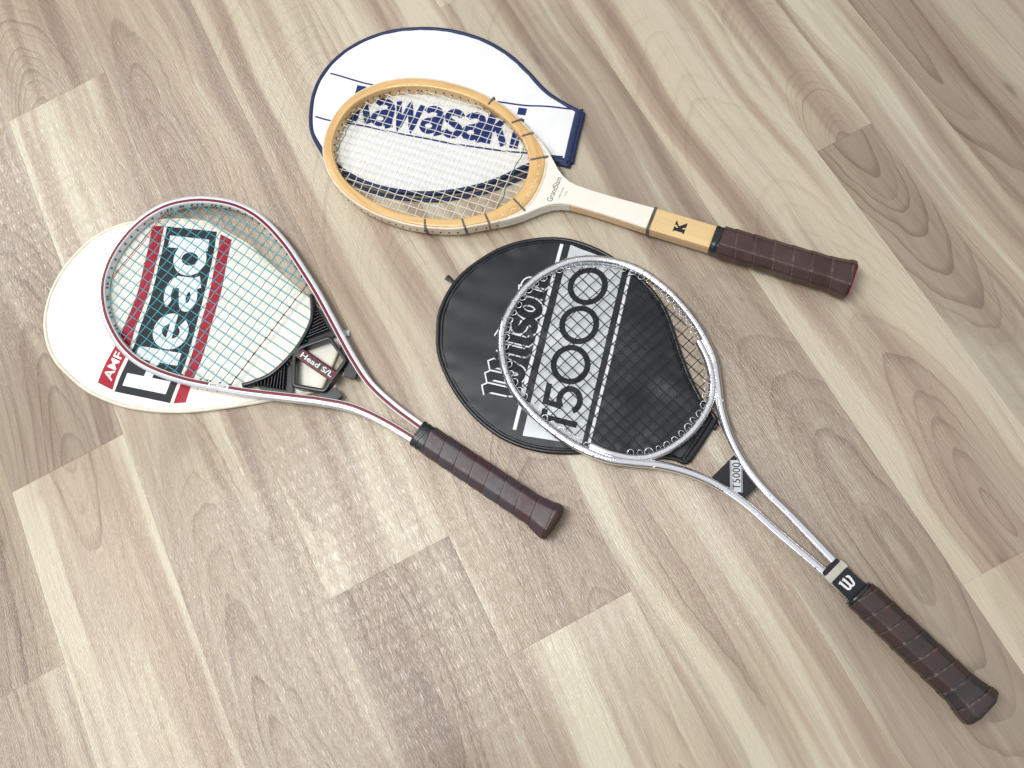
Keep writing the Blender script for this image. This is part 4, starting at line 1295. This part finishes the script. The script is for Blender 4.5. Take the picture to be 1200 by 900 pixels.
place_strokes('letter_mark', KS, lambda x, y: Vector((0.2000 + 0.0135 * y, 0.0085 - 0.0150 * x)), flatz(KZ1 - 0.0006), M['black_ink'], rk, 0.2)
arcp = resample(catmull([Vector(p) for p in ((0.4170, 0.0560), (0.4050, 0.0420), (0.3970, 0.0250), (0.3940, 0.0060), (0.3942, -0.0100), (0.3975, -0.0250))], 8), 80)
place_text('bow_lettering', 'KAWASAKI', path_map(arcp, 0.0042, 1), flatz(KZ1 + 0.0005), M['gold_ink'], rk, offset=0.0, spacing=1.35)
# green thread tied across the strings
tube('green_thread', [(0.4300 + 0.0012 * math.sin(k * 0.9), -0.058 + k * 0.0045, 0.0164 + (0.0012 if k % 2 else 0.0)) for k in range(26)], 0.00055, M['green_thread'], rk, 5)
tube('green_thread', [(0.6660 + 0.0010 * math.sin(k * 1.3), -0.026 + k * 0.0042, 0.0164 + (0.0012 if k % 2 else 0.0)) for k in range(15)], 0.00050, M['green_thread'], rk, 5)
lo = []
for k in range(40):
    a = k * 0.27
    lo.append((0.6560 - 0.0075 * math.sin(a) - k * 0.00016, -0.0260 + 0.0065 * math.cos(a) + k * 0.0001, 0.0178 + 0.0008 * math.sin(a * 0.7)))
lo += [(0.6420, -0.0300 , 0.0176), (0.6380, -0.0370, 0.0174)]
tube('loose_thread', lo, 0.00026, M['green_thread'], rk, 5)
collar(rk, 0.150, 0.166, 0.0170, 0.0132, 0.0160, M['black_tape'])
grip(rk, 0.156, 0.0195, 0.0150, 0.0178, M['leather_k'], M['butt_red'], 0.0225, 1.17, 0.93, -1)

# ------------------------------------------------------------------ sub-parts: pieces that sit on another part
SUB = {'butt_cap': 'grip', 'name_plate': 'name_bar', 'name_plate_inlay': 'name_bar', 'plate_lettering': 'name_bar', 'rib': 'throat_web', 'red_stripe': 'frame', 'silver_side': 'frame',
       'name_patch': 'frame', 'frame_lettering': 'frame', 'grommets': 'frame', 'frame_slots': 'frame', 'silver_label': 'throat_plate', 'label_lettering': 'throat_plate', 'label_line': 'throat_plate',
       'emblem': 'throat_block', 'metal_band': 'throat_block', 'letter_mark': 'handle_overlay', 'throat_lettering': 'ivory_overlay', 'fine_print': 'ivory_overlay', 'bow_lettering': 'bow',
       'string_holes': 'bow', 'outer_string_holes': 'outer_lamination', 'lettering': 'front_panel', 'small_lettering': 'front_panel', 'numerals': 'silver_band', 'outline_lettering': 'front_panel',
       'outline_lettering_core': 'front_panel', 'stripe': 'front_panel', 'stitching': 'front_panel', 'thread_knots': 'red_thread'}
for root in (rh, rw, rk, kroot, hroot, wroot):
    kids = list(root.children)
    base = {}
    for c in kids:
        base.setdefault(c.name.split('.')[0], []).append(c)
    for c in kids:
        n = c.name.split('.')[0]
        t = base.get(SUB.get(n, ''))
        if t:
            p = t[0]
            if n == 'rib' and len(t) > 1:      # the ribs of either side on their own web
                mid = sum(v.co.y for v in c.data.vertices) / len(c.data.vertices)
                p = t[0] if mid > 0 else t[1]
            c.parent = p
